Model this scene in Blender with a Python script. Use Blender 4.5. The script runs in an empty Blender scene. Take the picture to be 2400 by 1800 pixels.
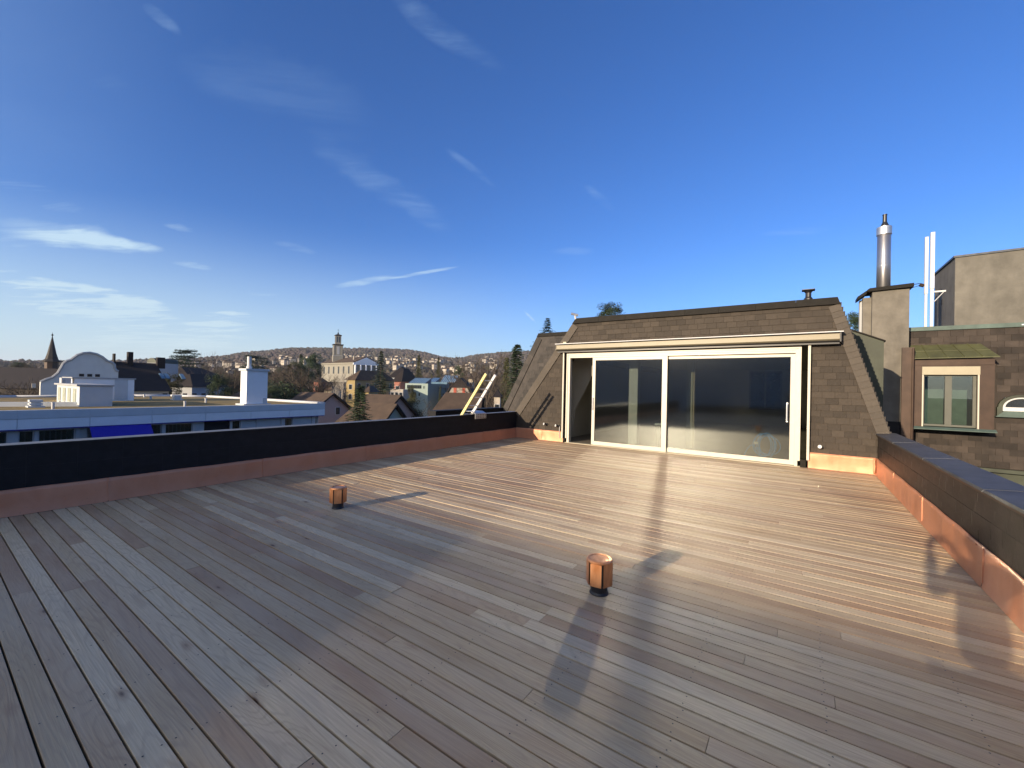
import bpy, math, random
import numpy as np
from mathutils import Vector, Matrix
R = math.radians
S = bpy.context.scene
COL = S.collection

# ------------------------------------------------------------------ camera
FPX, CX, CY = 976.0, 1200.0, 900.0            # focal length and centre of a 2400 px wide frame
_v1 = np.array([670., -21., -FPX]); _v2 = np.array([-1422., 25., -FPX])
_Y = _v1/np.linalg.norm(_v1); _X = -_v2/np.linalg.norm(_v2)
_X = _X-_Y*(_X@_Y); _X /= np.linalg.norm(_X); _Z = np.cross(_X, _Y)
RM = np.array([_X, _Y, _Z])                   # world <- camera
CAM = np.array([0., 0., 1.6])
FWD = RM@np.array([0, 0, -1.]); RGT = RM@np.array([1., 0, 0])
cd = bpy.data.cameras.new('camera'); cam = bpy.data.objects.new('camera', cd); COL.objects.link(cam)
cam.matrix_world = Matrix(((RM[0][0], RM[0][1], RM[0][2], CAM[0]), (RM[1][0], RM[1][1], RM[1][2], CAM[1]),
                           (RM[2][0], RM[2][1], RM[2][2], CAM[2]), (0, 0, 0, 1)))
cd.sensor_width = 36; cd.lens = 36*FPX/2400; cd.clip_start = .05; cd.clip_end = 9000
S.camera = cam

# ------------------------------------------------------------------ sun, exposure
SUN_AZ, SUN_EL = R(13.5), R(12.6)             # azimuth the light travels towards, from +Y to +X
sd = bpy.data.lights.new('sun', 'SUN'); sd.energy = 4.8; sd.angle = R(.53); sd.color = (1, .81, .58)
sun = bpy.data.objects.new('sun', sd); COL.objects.link(sun)
_d = Vector((math.sin(SUN_AZ)*math.cos(SUN_EL), math.cos(SUN_AZ)*math.cos(SUN_EL), -math.sin(SUN_EL)))
sun.rotation_euler = _d.to_track_quat('-Z', 'Y').to_euler(); sun.location = (-20, -60, 40)
S.view_settings.view_transform = 'Standard'; S.view_settings.look = 'None'
S.view_settings.exposure = 0.78; S.view_settings.gamma = 1
try: S.view_settings.use_curve_mapping = False
except Exception: pass
S.cycles.max_bounces = 8; S.cycles.transparent_max_bounces = 12; S.cycles.use_denoising = True
S.cycles.sample_clamp_indirect = 0
S.cycles.use_guiding = True; S.cycles.use_surface_guiding = True; S.cycles.guiding_training_samples = 128   # finds the sun mirrored by the glass doors
S.cycles.caustics_reflective = True; S.cycles.blur_glossy = 0

def ray(px, py):
    d = RM@np.array([px-CX, -(py-CY), -FPX]); return d
def gz(px, py, z):
    d = ray(px, py); return CAM+d*((z-CAM[2])/d[2])
def planeX(px, py, x):
    d = ray(px, py); return CAM+d*((x-CAM[0])/d[0])
def planeY(px, py, y):
    d = ray(px, py); return CAM+d*((y-CAM[1])/d[1])
def at(px, py, depth):
    return CAM+ray(px, py)/FPX*depth

# ------------------------------------------------------------------ node helpers
class NT:
    def __init__(s, tree): s.t = tree; s.n = tree.nodes; s.l = tree.links
    def node(s, ty, **kw):
        n = s.n.new(ty)
        for k, v in kw.items(): setattr(n, k, v)
        return n
    def put(s, sock, v):
        if isinstance(v, bpy.types.NodeSocket): s.l.new(v, sock)
        else: sock.default_value = v
    def math(s, op, a, b=0., c=0., clamp=False):
        n = s.node('ShaderNodeMath', operation=op, use_clamp=clamp)
        s.put(n.inputs[0], a); s.put(n.inputs[1], b)
        if op in ('MULTIPLY_ADD', 'SMOOTH_MIN', 'SMOOTH_MAX'): s.put(n.inputs[2], c)
        return n.outputs[0]
    def vmath(s, op, a, b=(0, 0, 0)):
        n = s.node('ShaderNodeVectorMath', operation=op); s.put(n.inputs[0], a); s.put(n.inputs[1], b)
        return n.outputs['Value'] if op in ('DOT_PRODUCT', 'LENGTH') else n.outputs[0]
    def mixc(s, f, a, b, mode='MIX'):
        n = s.node('ShaderNodeMix', data_type='RGBA', blend_type=mode)
        s.put(n.inputs[0], f); s.put(n.inputs[6], a if not isinstance(a, tuple) else (*a[:3], 1)); s.put(n.inputs[7], b if not isinstance(b, tuple) else (*b[:3], 1))
        return n.outputs[2]
    def noise(s, vec, scale, detail=3, rough=.5, dist=0.):
        n = s.node('ShaderNodeTexNoise'); s.put(n.inputs['Vector'], vec); n.inputs['Scale'].default_value = scale
        n.inputs['Detail'].default_value = detail; n.inputs['Roughness'].default_value = rough; n.inputs['Distortion'].default_value = dist
        return n.outputs[0]
    def rng(s, v, a, b, c=0., d=1., smooth=False):
        n = s.node('ShaderNodeMapRange'); n.interpolation_type = 'SMOOTHSTEP' if smooth else 'LINEAR'
        s.put(n.inputs[0], v)
        for i, q in enumerate((a, b, c, d)): n.inputs[i+1].default_value = q
        return n.outputs[0]
    def scale(s, vec, sc):
        n = s.node('ShaderNodeVectorMath', operation='MULTIPLY'); s.put(n.inputs[0], vec); n.inputs[1].default_value = sc
        return n.outputs[0]
    def bump(s, h, dist, strength=1.):
        n = s.node('ShaderNodeBump'); s.put(n.inputs['Height'], h); n.inputs['Distance'].default_value = dist; n.inputs['Strength'].default_value = strength
        return n.outputs[0]

def mat(name, col, rough=.7, metal=0., var=.12, nscale=6., bump=.0, spec=.5, rnd=0., stain=0.):
    """principled material with noise in colour, optional per-object variation"""
    m = bpy.data.materials.new(name); m.use_nodes = True; T = NT(m.node_tree)
    b = T.n['Principled BSDF']; geo = T.node('ShaderNodeNewGeometry'); P = geo.outputs['Position']
    f = T.noise(P, nscale, 4, .6)
    c = T.mixc(T.rng(f, .3, .7), tuple(x*(1-var) for x in col), tuple(min(1, x*(1+var)) for x in col))
    if stain:
        g = T.noise(T.scale(P, (1.3, 1.3, .35)), 1.4, 4, .65)
        c = T.mixc(T.math('MULTIPLY', T.rng(g, .45, .75), stain), c, tuple(x*.45 for x in col))
    if rnd:
        oi = T.node('ShaderNodeObjectInfo')
        hs = T.node('ShaderNodeHueSaturation'); T.put(hs.inputs['Value'], T.rng(oi.outputs['Random'], 0, 1, 1-rnd, 1+rnd)); T.put(hs.inputs['Color'], c)
        c = hs.outputs[0]
    T.put(b.inputs['Base Color'], c); b.inputs['Roughness'].default_value = rough; b.inputs['Metallic'].default_value = metal
    b.inputs['Specular IOR Level'].default_value = spec
    if bump: T.put(b.inputs['Normal'], T.bump(T.noise(P, nscale*4, 4, .7), bump))
    return m

M = {}
M['slate'] = mat('slate_brown', (.043, .034, .026), .75, var=.10, nscale=22, bump=.003, rnd=.24, spec=.3)
M['slate_band'] = mat('slate_band', (.062, .050, .038), .75, var=.10, nscale=22, bump=.003, rnd=.12)
M['slate_dark'] = mat('slate_weathered', (.030, .025, .022), .75, var=.35, nscale=5, bump=.004, rnd=.45)
M['slate_right'] = mat('slate_right', (.036, .028, .023), .7, var=.3, nscale=3, bump=.004, rnd=.4, spec=.25)
M['slate_black'] = mat('slate_shade_side', (.009, .009, .011), .6, var=.3, nscale=10, bump=.003, rnd=.1, spec=.25)  # the left parapet's shade is put into this near-black slate colour
M['slate_wall_r'] = mat('slate_parapet_right', (.017, .0142, .0125), .55, var=.45, nscale=4, bump=.003, rnd=.3, spec=.35)
M['ridge'] = mat('ridge_sheet', (.010, .0085, .0065), .7, .0, var=.3, nscale=6, spec=.2)
M['cap'] = mat('parapet_cap_sheet', (.075, .08, .09), .45, .5, var=.3, nscale=5)
M['cap_l'] = mat('parapet_cap_left', (.20, .18, .16), .45, .5, var=.2, nscale=5)
M['cream'] = mat('cream_frame', (.50, .465, .385), .42, var=.03)
M['cream_d'] = mat('cream_frame_dark', (.33, .295, .21), .5, var=.05)  # plain darker cream for door sill, awning ends and shutter box
M['white'] = mat('white_paint', (.52, .52, .52), .5, var=.04)
M['white_b'] = mat('white_facade', (.80, .82, .84), .55, var=.04, nscale=2)
M['white_b2'] = mat('grey_facade', (.50, .53, .55), .55, var=.05, nscale=2)
M['awn'] = mat('awning_cassette', (.235, .205, .14), .5, var=.04)
M['frame_g'] = mat('grey_window_frame', (.085, .088, .072), .55, var=.08)
M['black'] = mat('black_plastic', (.015, .015, .018), .4, var=.1)
M['dark'] = mat('dark_void', (.01, .01, .012), .8, var=.1)
M['steel'] = mat('stainless_steel', (.55, .54, .55), .36, .75, var=.06, nscale=3)
_sm = M['steel'].node_tree; _b = _sm.nodes['Principled BSDF']; _b.inputs['Anisotropic'].default_value = .7; _b.inputs['Anisotropic Rotation'].default_value = .25; _b.inputs['Metallic'].default_value = .9; _b.inputs['Roughness'].default_value = .42
_tg = _sm.nodes.new('ShaderNodeTangent'); _tg.direction_type = 'RADIAL'; _tg.axis = 'Z'; _sm.links.new(_tg.outputs[0], _b.inputs['Tangent'])
M['galv'] = mat('galvanised_metal', (.55, .56, .58), .45, .9, var=.1, nscale=12)
M['yellow'] = mat('yellow_pale_paint', (.55, .50, .22), .45, var=.04)
M['render'] = mat('chimney_render', (.14, .127, .106), .9, var=.24, nscale=2.4, bump=.006, stain=.5)
M['concrete'] = mat('concrete_wall', (.14, .131, .112), .9, var=.26, nscale=1.3, bump=.006, stain=.45)
M['patina'] = mat('green_copper_patina', (.085, .088, .038), .6, .1, var=.3, nscale=2.5, stain=.3)
M['patina_b'] = mat('blue_green_copper', (.07, .105, .092), .6, .1, var=.25, nscale=3)
M['patina_d'] = mat('dull_copper_cheek', (.043, .05, .034), .6, .2, var=.35, nscale=1.6, stain=.4)
M['brown_cu'] = mat('brown_oxidised_copper', (.050, .030, .021), .5, .4, var=.3, nscale=2.2, stain=.35)
M['room'] = mat('room_plaster', (.42, .40, .34), .9, var=.05, nscale=2)
M['room_floor'] = mat('room_floor', (.16, .14, .11), .55, var=.2, nscale=1.2)
M['hose'] = mat('blue_hose', (.05, .27, .62), .4, var=.1)
M['roof_tile'] = mat('brown_roof_tile', (.062, .041, .027), .85, var=.3, nscale=.9, rnd=.18)
M['roof_dark'] = mat('dark_roof_tile', (.012, .0075, .0065), .85, var=.3, nscale=1.2, rnd=.15)
M['wall_cream'] = mat('cream_wall', (.36, .31, .235), .85, var=.06, rnd=.1)
M['wall_yellow'] = mat('yellow_wall', (.36, .27, .12), .85, var=.06)
M['wall_pink'] = mat('pink_wall', (.34, .14, .10), .85, var=.08)
M['wall_mint'] = mat('mint_wall', (.30, .38, .33), .85, var=.05)
M['wall_rose'] = mat('rose_grey_wall', (.38, .30, .27), .85, var=.05)
M['wall_teal'] = mat('pale_teal_panel', (.28, .35, .31), .6, var=.04)
M['wall_grey'] = mat('grey_wall', (.35, .36, .37), .85, var=.06)
M['wall_far'] = mat('far_white_wall', (.40, .355, .295), .85, var=.1, rnd=.4)
M['stone'] = mat('church_stone', (.225, .213, .18), .85, var=.08, nscale=1)
M['gable'] = mat('gable_render', (.55, .56, .54), .85, var=.05, nscale=1, stain=.15)
M['red'] = mat('red_shutter', (.35, .07, .04), .7, var=.1)
M['blue'] = mat('blue_awning_cloth', (.012, .012, .33), .8, var=.08)
M['glassroof'] = mat('glass_roof', (.12, .2, .27), .12, .0, var=.2, nscale=1, spec=.8)
M['bark'] = mat('bark', (.10, .075, .055), .9, var=.3)
M['bark_pale'] = mat('pale_bark', (.42, .38, .32), .85, var=.2)
M['twig'] = mat('bare_twigs', (.075, .056, .04), .95, var=.25, nscale=.5, rnd=.25)
M['needle'] = mat('conifer_needles', (.030, .052, .020), .8, var=.5, nscale=.8, rnd=.25)
M['needle_b'] = mat('blue_conifer_needles', (.022, .045, .026), .8, var=.5, nscale=.8, rnd=.2)
M['leaf_o'] = mat('olive_foliage', (.065, .068, .022), .8, var=.5, nscale=.8, rnd=.25)
M['moss'] = mat('moss_roof', (.20, .135, .035), .95, var=.45, nscale=1.5, bump=.01)
M['win_far'] = mat('far_window_glass', (.02, .025, .03), .12, var=.2, spec=.8)
M['curtain'] = mat('window_curtain', (.30, .32, .26), .7, var=.2, nscale=5)
M['cloth'] = mat('dark_jacket', (.02, .022, .03), .85, var=.15)
M['jeans'] = mat('blue_jeans', (.05, .07, .12), .85, var=.15)
M['skin'] = mat('skin', (.50, .30, .21), .5, var=.05)
M['hair'] = mat('brown_hair', (.05, .03, .02), .6, var=.2)

def m_copper():
    m = bpy.data.materials.new('new_copper'); m.use_nodes = True; T = NT(m.node_tree); b = T.n['Principled BSDF']
    P = T.node('ShaderNodeNewGeometry').outputs['Position']; oi = T.node('ShaderNodeObjectInfo').outputs['Random']
    f = T.noise(T.scale(P, (1, 1, .6)), 2.6, 4, .6, .6)
    c = T.mixc(T.rng(f, .35, .7), (.53, .225, .12), (.63, .30, .175))
    c = T.mixc(T.math('MULTIPLY', T.rng(oi, 0, 1), .35), c, (.48, .21, .11))
    sp = T.noise(P, 55, 2, .5); c = T.mixc(T.rng(sp, .68, .75, 0, .5), c, (.25, .12, .07))
    T.put(b.inputs['Base Color'], c); b.inputs['Metallic'].default_value = .3
    T.put(b.inputs['Roughness'], T.rng(f, .3, .7, .42, .56))
    h = T.noise(T.scale(P, (1, 1, .5)), 2.2, 2, .5)
    T.put(b.inputs['Normal'], T.bump(h, .05, .8))
    return m
M['copper'] = m_copper()
def m_vent():
    m = bpy.data.materials.new('vent_copper'); m.use_nodes = True; T = NT(m.node_tree); b = T.n['Principled BSDF']
    P = T.node('ShaderNodeNewGeometry').outputs['Position']; f = T.noise(T.scale(P, (1, 1, .3)), 14, 3, .6)
    T.put(b.inputs['Base Color'], T.mixc(T.rng(f, .35, .7), (.50, .21, .09), (.74, .38, .2)))
    b.inputs['Metallic'].default_value = .85; b.inputs['Roughness'].default_value = .38
    return m
M['vent_cu'] = m_vent()

def m_plank():
    m = bpy.data.materials.new('larch_plank'); m.use_nodes = True; T = NT(m.node_tree); b = T.n['Principled BSDF']
    P = T.node('ShaderNodeNewGeometry').outputs['Position']; rnd = T.node('ShaderNodeObjectInfo').outputs['Random']
    comb = T.node('ShaderNodeCombineXYZ'); T.put(comb.inputs[0], T.math('MULTIPLY', rnd, 91.)); T.put(comb.inputs[2], T.math('MULTIPLY', rnd, 37.))
    Q = T.vmath('ADD', P, comb.outputs[0])
    warp = T.noise(T.scale(Q, (1.3, 6, 1)), 1.0, 3, .5)
    # contour-like growth rings
    w = T.math('ADD', T.math('MULTIPLY', T.node('ShaderNodeSeparateXYZ').outputs[1], 0.), 0.)
    fine = T.noise(T.scale(Q, (2.2, 85, 1)), 1.6, 4, .65)
    rings = T.math('SINE', T.math('MULTIPLY', T.noise(T.scale(Q, (.9, 7.5, 1)), 1.0, 1.5, .4, .3), 95.))
    vor = T.node('ShaderNodeTexVoronoi'); T.put(vor.inputs['Vector'], T.scale(Q, (1.5, 4.6, 1))); vor.inputs['Scale'].default_value = 1.
    kd = vor.outputs['Distance']
    knot = T.math('MULTIPLY', T.rng(kd, .025, .075, 1, 0, True), .95)
    kr = T.rng(kd, .06, .17, .45, 0, True)
    cr = T.node('ShaderNodeValToRGB'); T.put(cr.inputs[0], rnd); e = cr.color_ramp.elements; cr.color_ramp.interpolation = 'CARDINAL'
    e[0].position = 0; e[0].color = (0.378, 0.263, 0.144, 1); e[1].position = 1; e[1].color = (0.669, 0.527, 0.327, 1)
    for p, c in ((.18, (0.537, 0.396, 0.227, 1)), (.34, (0.371, 0.233, 0.134, 1)), (.5, (0.474, 0.342, 0.193, 1)), (.64, (0.679, 0.541, 0.344, 1)), (.8, (0.394, 0.251, 0.144, 1))):
        q = e.new(p); q.color = c
    c = cr.outputs[0]
    c = T.mixc(T.rng(fine, .32, .68, 0, .42), c, (.24, .155, .10))
    c = T.mixc(T.rng(rings, .3, 1, 0, .26), c, (.25, .155, .105))
    c = T.mixc(T.rng(warp, .35, .7, 0, .35), c, (.56, .47, .34))
    big = T.noise(P, .55, 3, .6); c = T.mixc(T.rng(big, .4, .7, 0, .2), c, (.42, .34, .25))
    c = T.mixc(kr, c, (.30, .18, .11)); c = T.mixc(knot, c, (.10, .055, .035))
    T.put(b.inputs['Base Color'], c)
    T.put(b.inputs['Roughness'], T.rng(fine, .3, .7, .55, .72)); b.inputs['Specular IOR Level'].default_value = .3
    T.put(b.inputs['Normal'], T.bump(T.math('ADD', T.math('MULTIPLY', fine, .7), T.math('MULTIPLY', rings, .1)), .003, .7))
    return m
M['plank'] = m_plank()

def m_glass(name, refl=.16, tint=(.62, .70, .66), rough=.0):
    m = bpy.data.materials.new(name); m.use_nodes = True; T = NT(m.node_tree)
    for n in list(T.n): T.n.remove(n)
    out = T.node('ShaderNodeOutputMaterial'); g = T.node('ShaderNodeBsdfGlossy'); g.inputs['Roughness'].default_value = rough
    g.inputs['Color'].default_value = (.95, 1, .98, 1)
    t = T.node('ShaderNodeBsdfTransparent'); t.inputs['Color'].default_value = (*tint, 1)
    fr = T.node('ShaderNodeFresnel'); fr.inputs['IOR'].default_value = 1.5
    mx = T.node('ShaderNodeMixShader'); T.put(mx.inputs[0], T.math('MULTIPLY_ADD', fr.outputs[0], 1.4, refl-.05, clamp=True))
    T.l.new(t.outputs[0], mx.inputs[1]); T.l.new(g.outputs[0], mx.inputs[2])
    T.l.new(mx.outputs[0], out.inputs['Surface'])
    return m
M['glass'] = m_glass('door_glass', .15, (.68, .71, .68), .062)
M['glass_old'] = m_glass('window_glass', .12, (.6, .68, .66))

# ------------------------------------------------------------------ world: sky + cirrus
W = bpy.data.worlds.new('World'); S.world = W; W.use_nodes = True; T = NT(W.node_tree)
bg = T.n['Background']; sky = T.node('ShaderNodeTexSky'); sky.sky_type = 'NISHITA'; sky.sun_disc = False
sky.sun_elevation = SUN_EL; sky.sun_rotation = math.pi+SUN_AZ; sky.altitude = 450
sky.air_density = 1.0; sky.dust_density = 1.0; sky.ozone_density = 3.0
D = T.vmath('NORMALIZE', T.node('ShaderNodeTexCoord').outputs['Generated'])
sep = T.node('ShaderNodeSeparateXYZ'); T.put(sep.inputs[0], D); dz = sep.outputs[2]
hs = T.node('ShaderNodeHueSaturation'); hs.inputs['Saturation'].default_value = 1.12; hs.inputs['Value'].default_value = 1.0
T.put(hs.inputs['Color'], sky.outputs[0])
base = T.mixc(1., hs.outputs[0], (.62, .85, 1.28), 'MULTIPLY')
# cloud layer on a flat ceiling: direction divided by height
inv = T.math('DIVIDE', 1., T.math('MAXIMUM', T.math('ADD', dz, .06), .03))
pl = T.vmath('SCALE', D); pl.node.inputs['Scale'].default_value = 1.; T.l.new(inv, pl.node.inputs['Scale'])
rot = T.node('ShaderNodeVectorRotate', rotation_type='Z_AXIS'); T.put(rot.inputs['Vector'], pl); rot.inputs['Angle'].default_value = R(-35)
st = T.scale(rot.outputs[0], (.35, 1.25, 0))
n1 = T.noise(st, 1.0, 7, .62, .7); n2 = T.noise(T.scale(rot.outputs[0], (.22, .3, 0)), .7, 3, .5)
veil = T.math('MULTIPLY', T.rng(n1, .50, .78, 0, 1, True), T.rng(n2, .42, .68, 0, 1, True))
# more cirrus low and towards the left of the view
low = T.rng(dz, .03, .55, 1, .10, True)
lv = at(-200, 700, 1)-CAM; lv = lv/np.linalg.norm(lv)
side = T.rng(T.vmath('DOT_PRODUCT', D, tuple(lv)), .25, 1., .10, 1, True)
veil = T.math('MULTIPLY', T.math('MULTIPLY', veil, low), side)
FIB = T.rng(T.noise(T.scale(rot.outputs[0], (1.1, 3.6, 0)), 1.3, 7, .68, .9), .30, .74, 0, 1, True)
WPS = T.math('SUBTRACT', T.noise(T.scale(D, (4, 4, 6)), 1., 6, .6), .5)
def streak(p0, p1, width, dens, wob=.35):
    a = ray(*p0); b_ = ray(*p1); a /= np.linalg.norm(a); b_ /= np.linalg.norm(b_)
    c = a+b_; c /= np.linalg.norm(c); u = b_-a; L = np.linalg.norm(u)/2; u /= 2*L; u = u-c*(u@c); u /= np.linalg.norm(u); v = np.cross(c, u)
    q = T.vmath('SUBTRACT', D, tuple(c))
    du = T.math('DIVIDE', T.vmath('DOT_PRODUCT', q, tuple(u)), float(L)); dv = T.vmath('DOT_PRODUCT', q, tuple(v))
    dvw = T.math('DIVIDE', T.math('ADD', dv, T.math('MULTIPLY', WPS, width*wob*9)), width)
    r2 = T.math('ADD', T.math('MULTIPLY', du, du), T.math('MULTIPLY', dvw, dvw))
    mk = T.rng(r2, 0, 1.05, 1, 0, True)
    return T.math('MULTIPLY', T.math('MULTIPLY', mk, FIB if dens < .5 else T.math('MULTIPLY_ADD', FIB, .7, .3)), dens*1.15)
tot = T.math('MULTIPLY', veil, .8)
for a in (((-140, 500), (420, 590), .030, .65), ((-200, 575), (330, 560), .022, .5), ((130, 535), (400, 585), .010, .6),
          ((-100, 385), (250, 500), .022, .28), ((380, 608), (520, 632), .009, .55), ((370, 520), (470, 542), .009, .35),
          ((-200, 680), (450, 738), .034, .95), ((-200, 765), (760, 800), .06, .75), ((-100, 640), (300, 690), .02, .6), ((480, 700), (730, 695), .013, .5), ((740, 680), (960, 640), .010, .62), ((900, 655), (1085, 622), .005, .7),
          ((500, 735), (620, 742), .009, .4), ((320, 0), (430, 85), .012, .25), ((880, -40), (1190, 170), .024, .20),
          ((1040, 345), (1165, 440), .010, .22), ((700, 300), (1080, 560), .040, .15), ((350, 150), (900, 300), .06, .07), ((60, 130), (330, 240), .04, .07), ((1222, 722), (1262, 762), .004, .65),
          ((1370, 430), (1440, 500), .012, .16), ((1770, 545), (1970, 535), .008, .12), ((620, 560), (760, 600), .012, .22),
          ((980, 690), (1180, 700), .016, .28), ((1280, 585), (1400, 585), .012, .12), ((-100, 840), (650, 800), .05, .5)):
    tot = T.math('ADD', tot, streak(*a))
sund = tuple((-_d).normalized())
sdot = T.vmath('DOT_PRODUCT', D, sund)                      # unseen cirrus glow towards the sun, added behind the camera to warm the shade
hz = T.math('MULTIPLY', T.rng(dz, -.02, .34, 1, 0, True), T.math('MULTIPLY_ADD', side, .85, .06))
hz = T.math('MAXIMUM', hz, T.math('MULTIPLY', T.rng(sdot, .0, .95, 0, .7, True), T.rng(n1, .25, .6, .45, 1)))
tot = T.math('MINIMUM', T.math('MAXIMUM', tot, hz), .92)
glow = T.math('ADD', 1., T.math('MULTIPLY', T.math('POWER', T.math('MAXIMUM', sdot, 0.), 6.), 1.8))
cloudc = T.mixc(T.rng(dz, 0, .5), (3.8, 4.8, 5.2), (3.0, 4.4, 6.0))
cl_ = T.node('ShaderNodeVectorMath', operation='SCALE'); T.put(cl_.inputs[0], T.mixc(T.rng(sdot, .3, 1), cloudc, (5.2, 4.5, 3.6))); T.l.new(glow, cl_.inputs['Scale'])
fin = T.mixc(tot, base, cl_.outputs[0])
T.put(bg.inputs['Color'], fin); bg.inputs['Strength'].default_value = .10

# ------------------------------------------------------------------ mesh helpers
class MB:
    def __init__(s): s.v = []; s.f = []; s.m = []
    def quadpts(s, pts, mi=0):
        i = len(s.v); s.v += [tuple(map(float, p)) for p in pts]; s.f.append(tuple(range(i, i+len(pts)))); s.m.append(mi)
    def box(s, a, b, mi=0):
        x0, x1 = sorted((a[0], b[0])); y0, y1 = sorted((a[1], b[1])); z0, z1 = sorted((a[2], b[2]))
        i = len(s.v); s.v += [(x0, y0, z0), (x1, y0, z0), (x1, y1, z0), (x0, y1, z0), (x0, y0, z1), (x1, y0, z1), (x1, y1, z1), (x0, y1, z1)]
        for f in ((3, 2, 1, 0), (4, 5, 6, 7), (0, 1, 5, 4), (1, 2, 6, 5), (2, 3, 7, 6), (3, 0, 4, 7)): s.f.append(tuple(i+k for k in f)); s.m.append(mi)
        return s
    def prism(s, poly, d, mi=0):
        """poly: 3D outline, d: extrusion vector"""
        n = len(poly); i = len(s.v); P = [np.array(p, float) for p in poly]; d = np.array(d, float)
        nn = sum((np.cross(P[k]-P[0], P[(k+1) % n]-P[0]) for k in range(n)), np.zeros(3))
        if nn@d > 0: P = P[::-1]
        s.v += [tuple(p) for p in P]+[tuple(p+d) for p in P]
        s.f.append(tuple(range(i, i+n))); s.m.append(mi); s.f.append(tuple(range(i+2*n-1, i+n-1, -1))); s.m.append(mi)
        for k in range(n):
            k2 = (k+1) % n; s.f.append((i+k2, i+k, i+n+k, i+n+k2)); s.m.append(mi)
        return s
    def obox(s, c, ex, ey, ez, mi=0):
        """box by centre and half-axis vectors"""
        c, ex, ey, ez = (np.array(q, float) for q in (c, ex, ey, ez))
        return s.prism([c-ex-ey-ez, c+ex-ey-ez, c+ex+ey-ez, c-ex+ey-ez], 2*ez, mi)
    def tube(s, pts, rad, n=8, mi=0, cap=True):
        pts = [np.array(p, float) for p in pts]; rad = [rad]*len(pts) if np.isscalar(rad) else rad
        rings = []; pu = None
        for k, p in enumerate(pts):
            t = pts[min(k+1, len(pts)-1)]-pts[max(k-1, 0)]; t /= (np.linalg.norm(t)+1e-9)
            if pu is None:
                u = np.cross(t, [0, 0, 1.]); 
                if np.linalg.norm(u) < .05: u = np.cross(t, [1., 0, 0])
            else: u = pu-t*(pu@t)
            u /= (np.linalg.norm(u)+1e-9); pu = u; w = np.cross(t, u); i = len(s.v)
            for j in range(n):
                a = 2*math.pi*j/n; s.v.append(tuple(p+(u*math.cos(a)+w*math.sin(a))*rad[k]))
            rings.append(i)
        for a, b in zip(rings, rings[1:]):
            for j in range(n): j2 = (j+1) % n; s.f.append((a+j, a+j2, b+j2, b+j)); s.m.append(mi)
        if cap:
            s.f.append(tuple(rings[0]+j for j in range(n))[::-1]); s.m.append(mi); s.f.append(tuple(rings[-1]+j for j in range(n))); s.m.append(mi)
        return s
    def lathe(s, c, prof, n=20, mi=0):
        """prof: list of (r, z) around vertical axis at c"""
        rings = []
        for r, z in prof:
            rings.append(len(s.v))
            for j in range(n): a = 2*math.pi*j/n; s.v.append((c[0]+r*math.cos(a), c[1]+r*math.sin(a), c[2]+z))
        for a, b in zip(rings, rings[1:]):
            for j in range(n): j2 = (j+1) % n; s.f.append((a+j, a+j2, b+j2, b+j)); s.m.append(mi)
        s.f.append(tuple(rings[0]+j for j in range(n))[::-1]); s.m.append(mi); s.f.append(tuple(rings[-1]+j for j in range(n))); s.m.append(mi)
        return s
    def mesh(s, name, mats, smooth=False):
        me = bpy.data.meshes.new(name); me.from_pydata(s.v, [], s.f)
        for m in (mats if isinstance(mats, (list, tuple)) else [mats]): me.materials.append(m)
        if len(me.materials) > 1: me.polygons.foreach_set('material_index', s.m)
        if smooth: me.polygons.foreach_set('use_smooth', [True]*len(me.polygons))
        me.update(); return me
    def build(s, name, mats, parent=None, smooth=False, origin=None):
        me = s.mesh(name, mats, smooth); return link(name, me, parent, origin)

def link(name, me, parent=None, origin=None):
    o = bpy.data.objects.new(name, me); COL.objects.link(o)
    if parent is not None:
        o.parent = parent
        root = parent
        off = Vector(parent['_o']) if '_o' in parent else Vector((0, 0, 0))
        if origin is None and me is not None: me.transform(Matrix.Translation(-off)); o['_o'] = tuple(off)
        elif origin is not None: o.location = Vector(origin)-off; o['_o'] = tuple(origin)
    elif origin is not None: o.location = origin
    return o
def place(name, me, loc, parent, scale=None, rotz=0, rot=None):
    """shared mesh at a world location under a parent whose world offset is known (unrotated parents only)"""
    o = bpy.data.objects.new(name, me); COL.objects.link(o); o.parent = parent
    off = Vector(parent['_o']) if '_o' in parent else Vector((0, 0, 0))
    o.location = Vector([float(q) for q in loc])-off
    if scale is not None: o.scale = scale
    if rot is not None: o.rotation_euler = rot
    else: o.rotation_euler = (0, 0, rotz)
    return o
def thing(name, label, cat, loc=(0, 0, 0), group=None):
    o = bpy.data.objects.new(name, None); COL.objects.link(o); o.location = [float(q) for q in loc]; o['_o'] = tuple(float(q) for q in loc)
    o.empty_display_size = .1
    return tag(o, label, cat, group)
def tag(o, label, cat, group=None):
    o['label'] = label; o['category'] = cat
    if group: o['group'] = group
    return o
def stuff(o): o['kind'] = 'stuff'; return o
def struct(o): o['kind'] = 'structure'; return o
rnd = random.Random(7)

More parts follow.
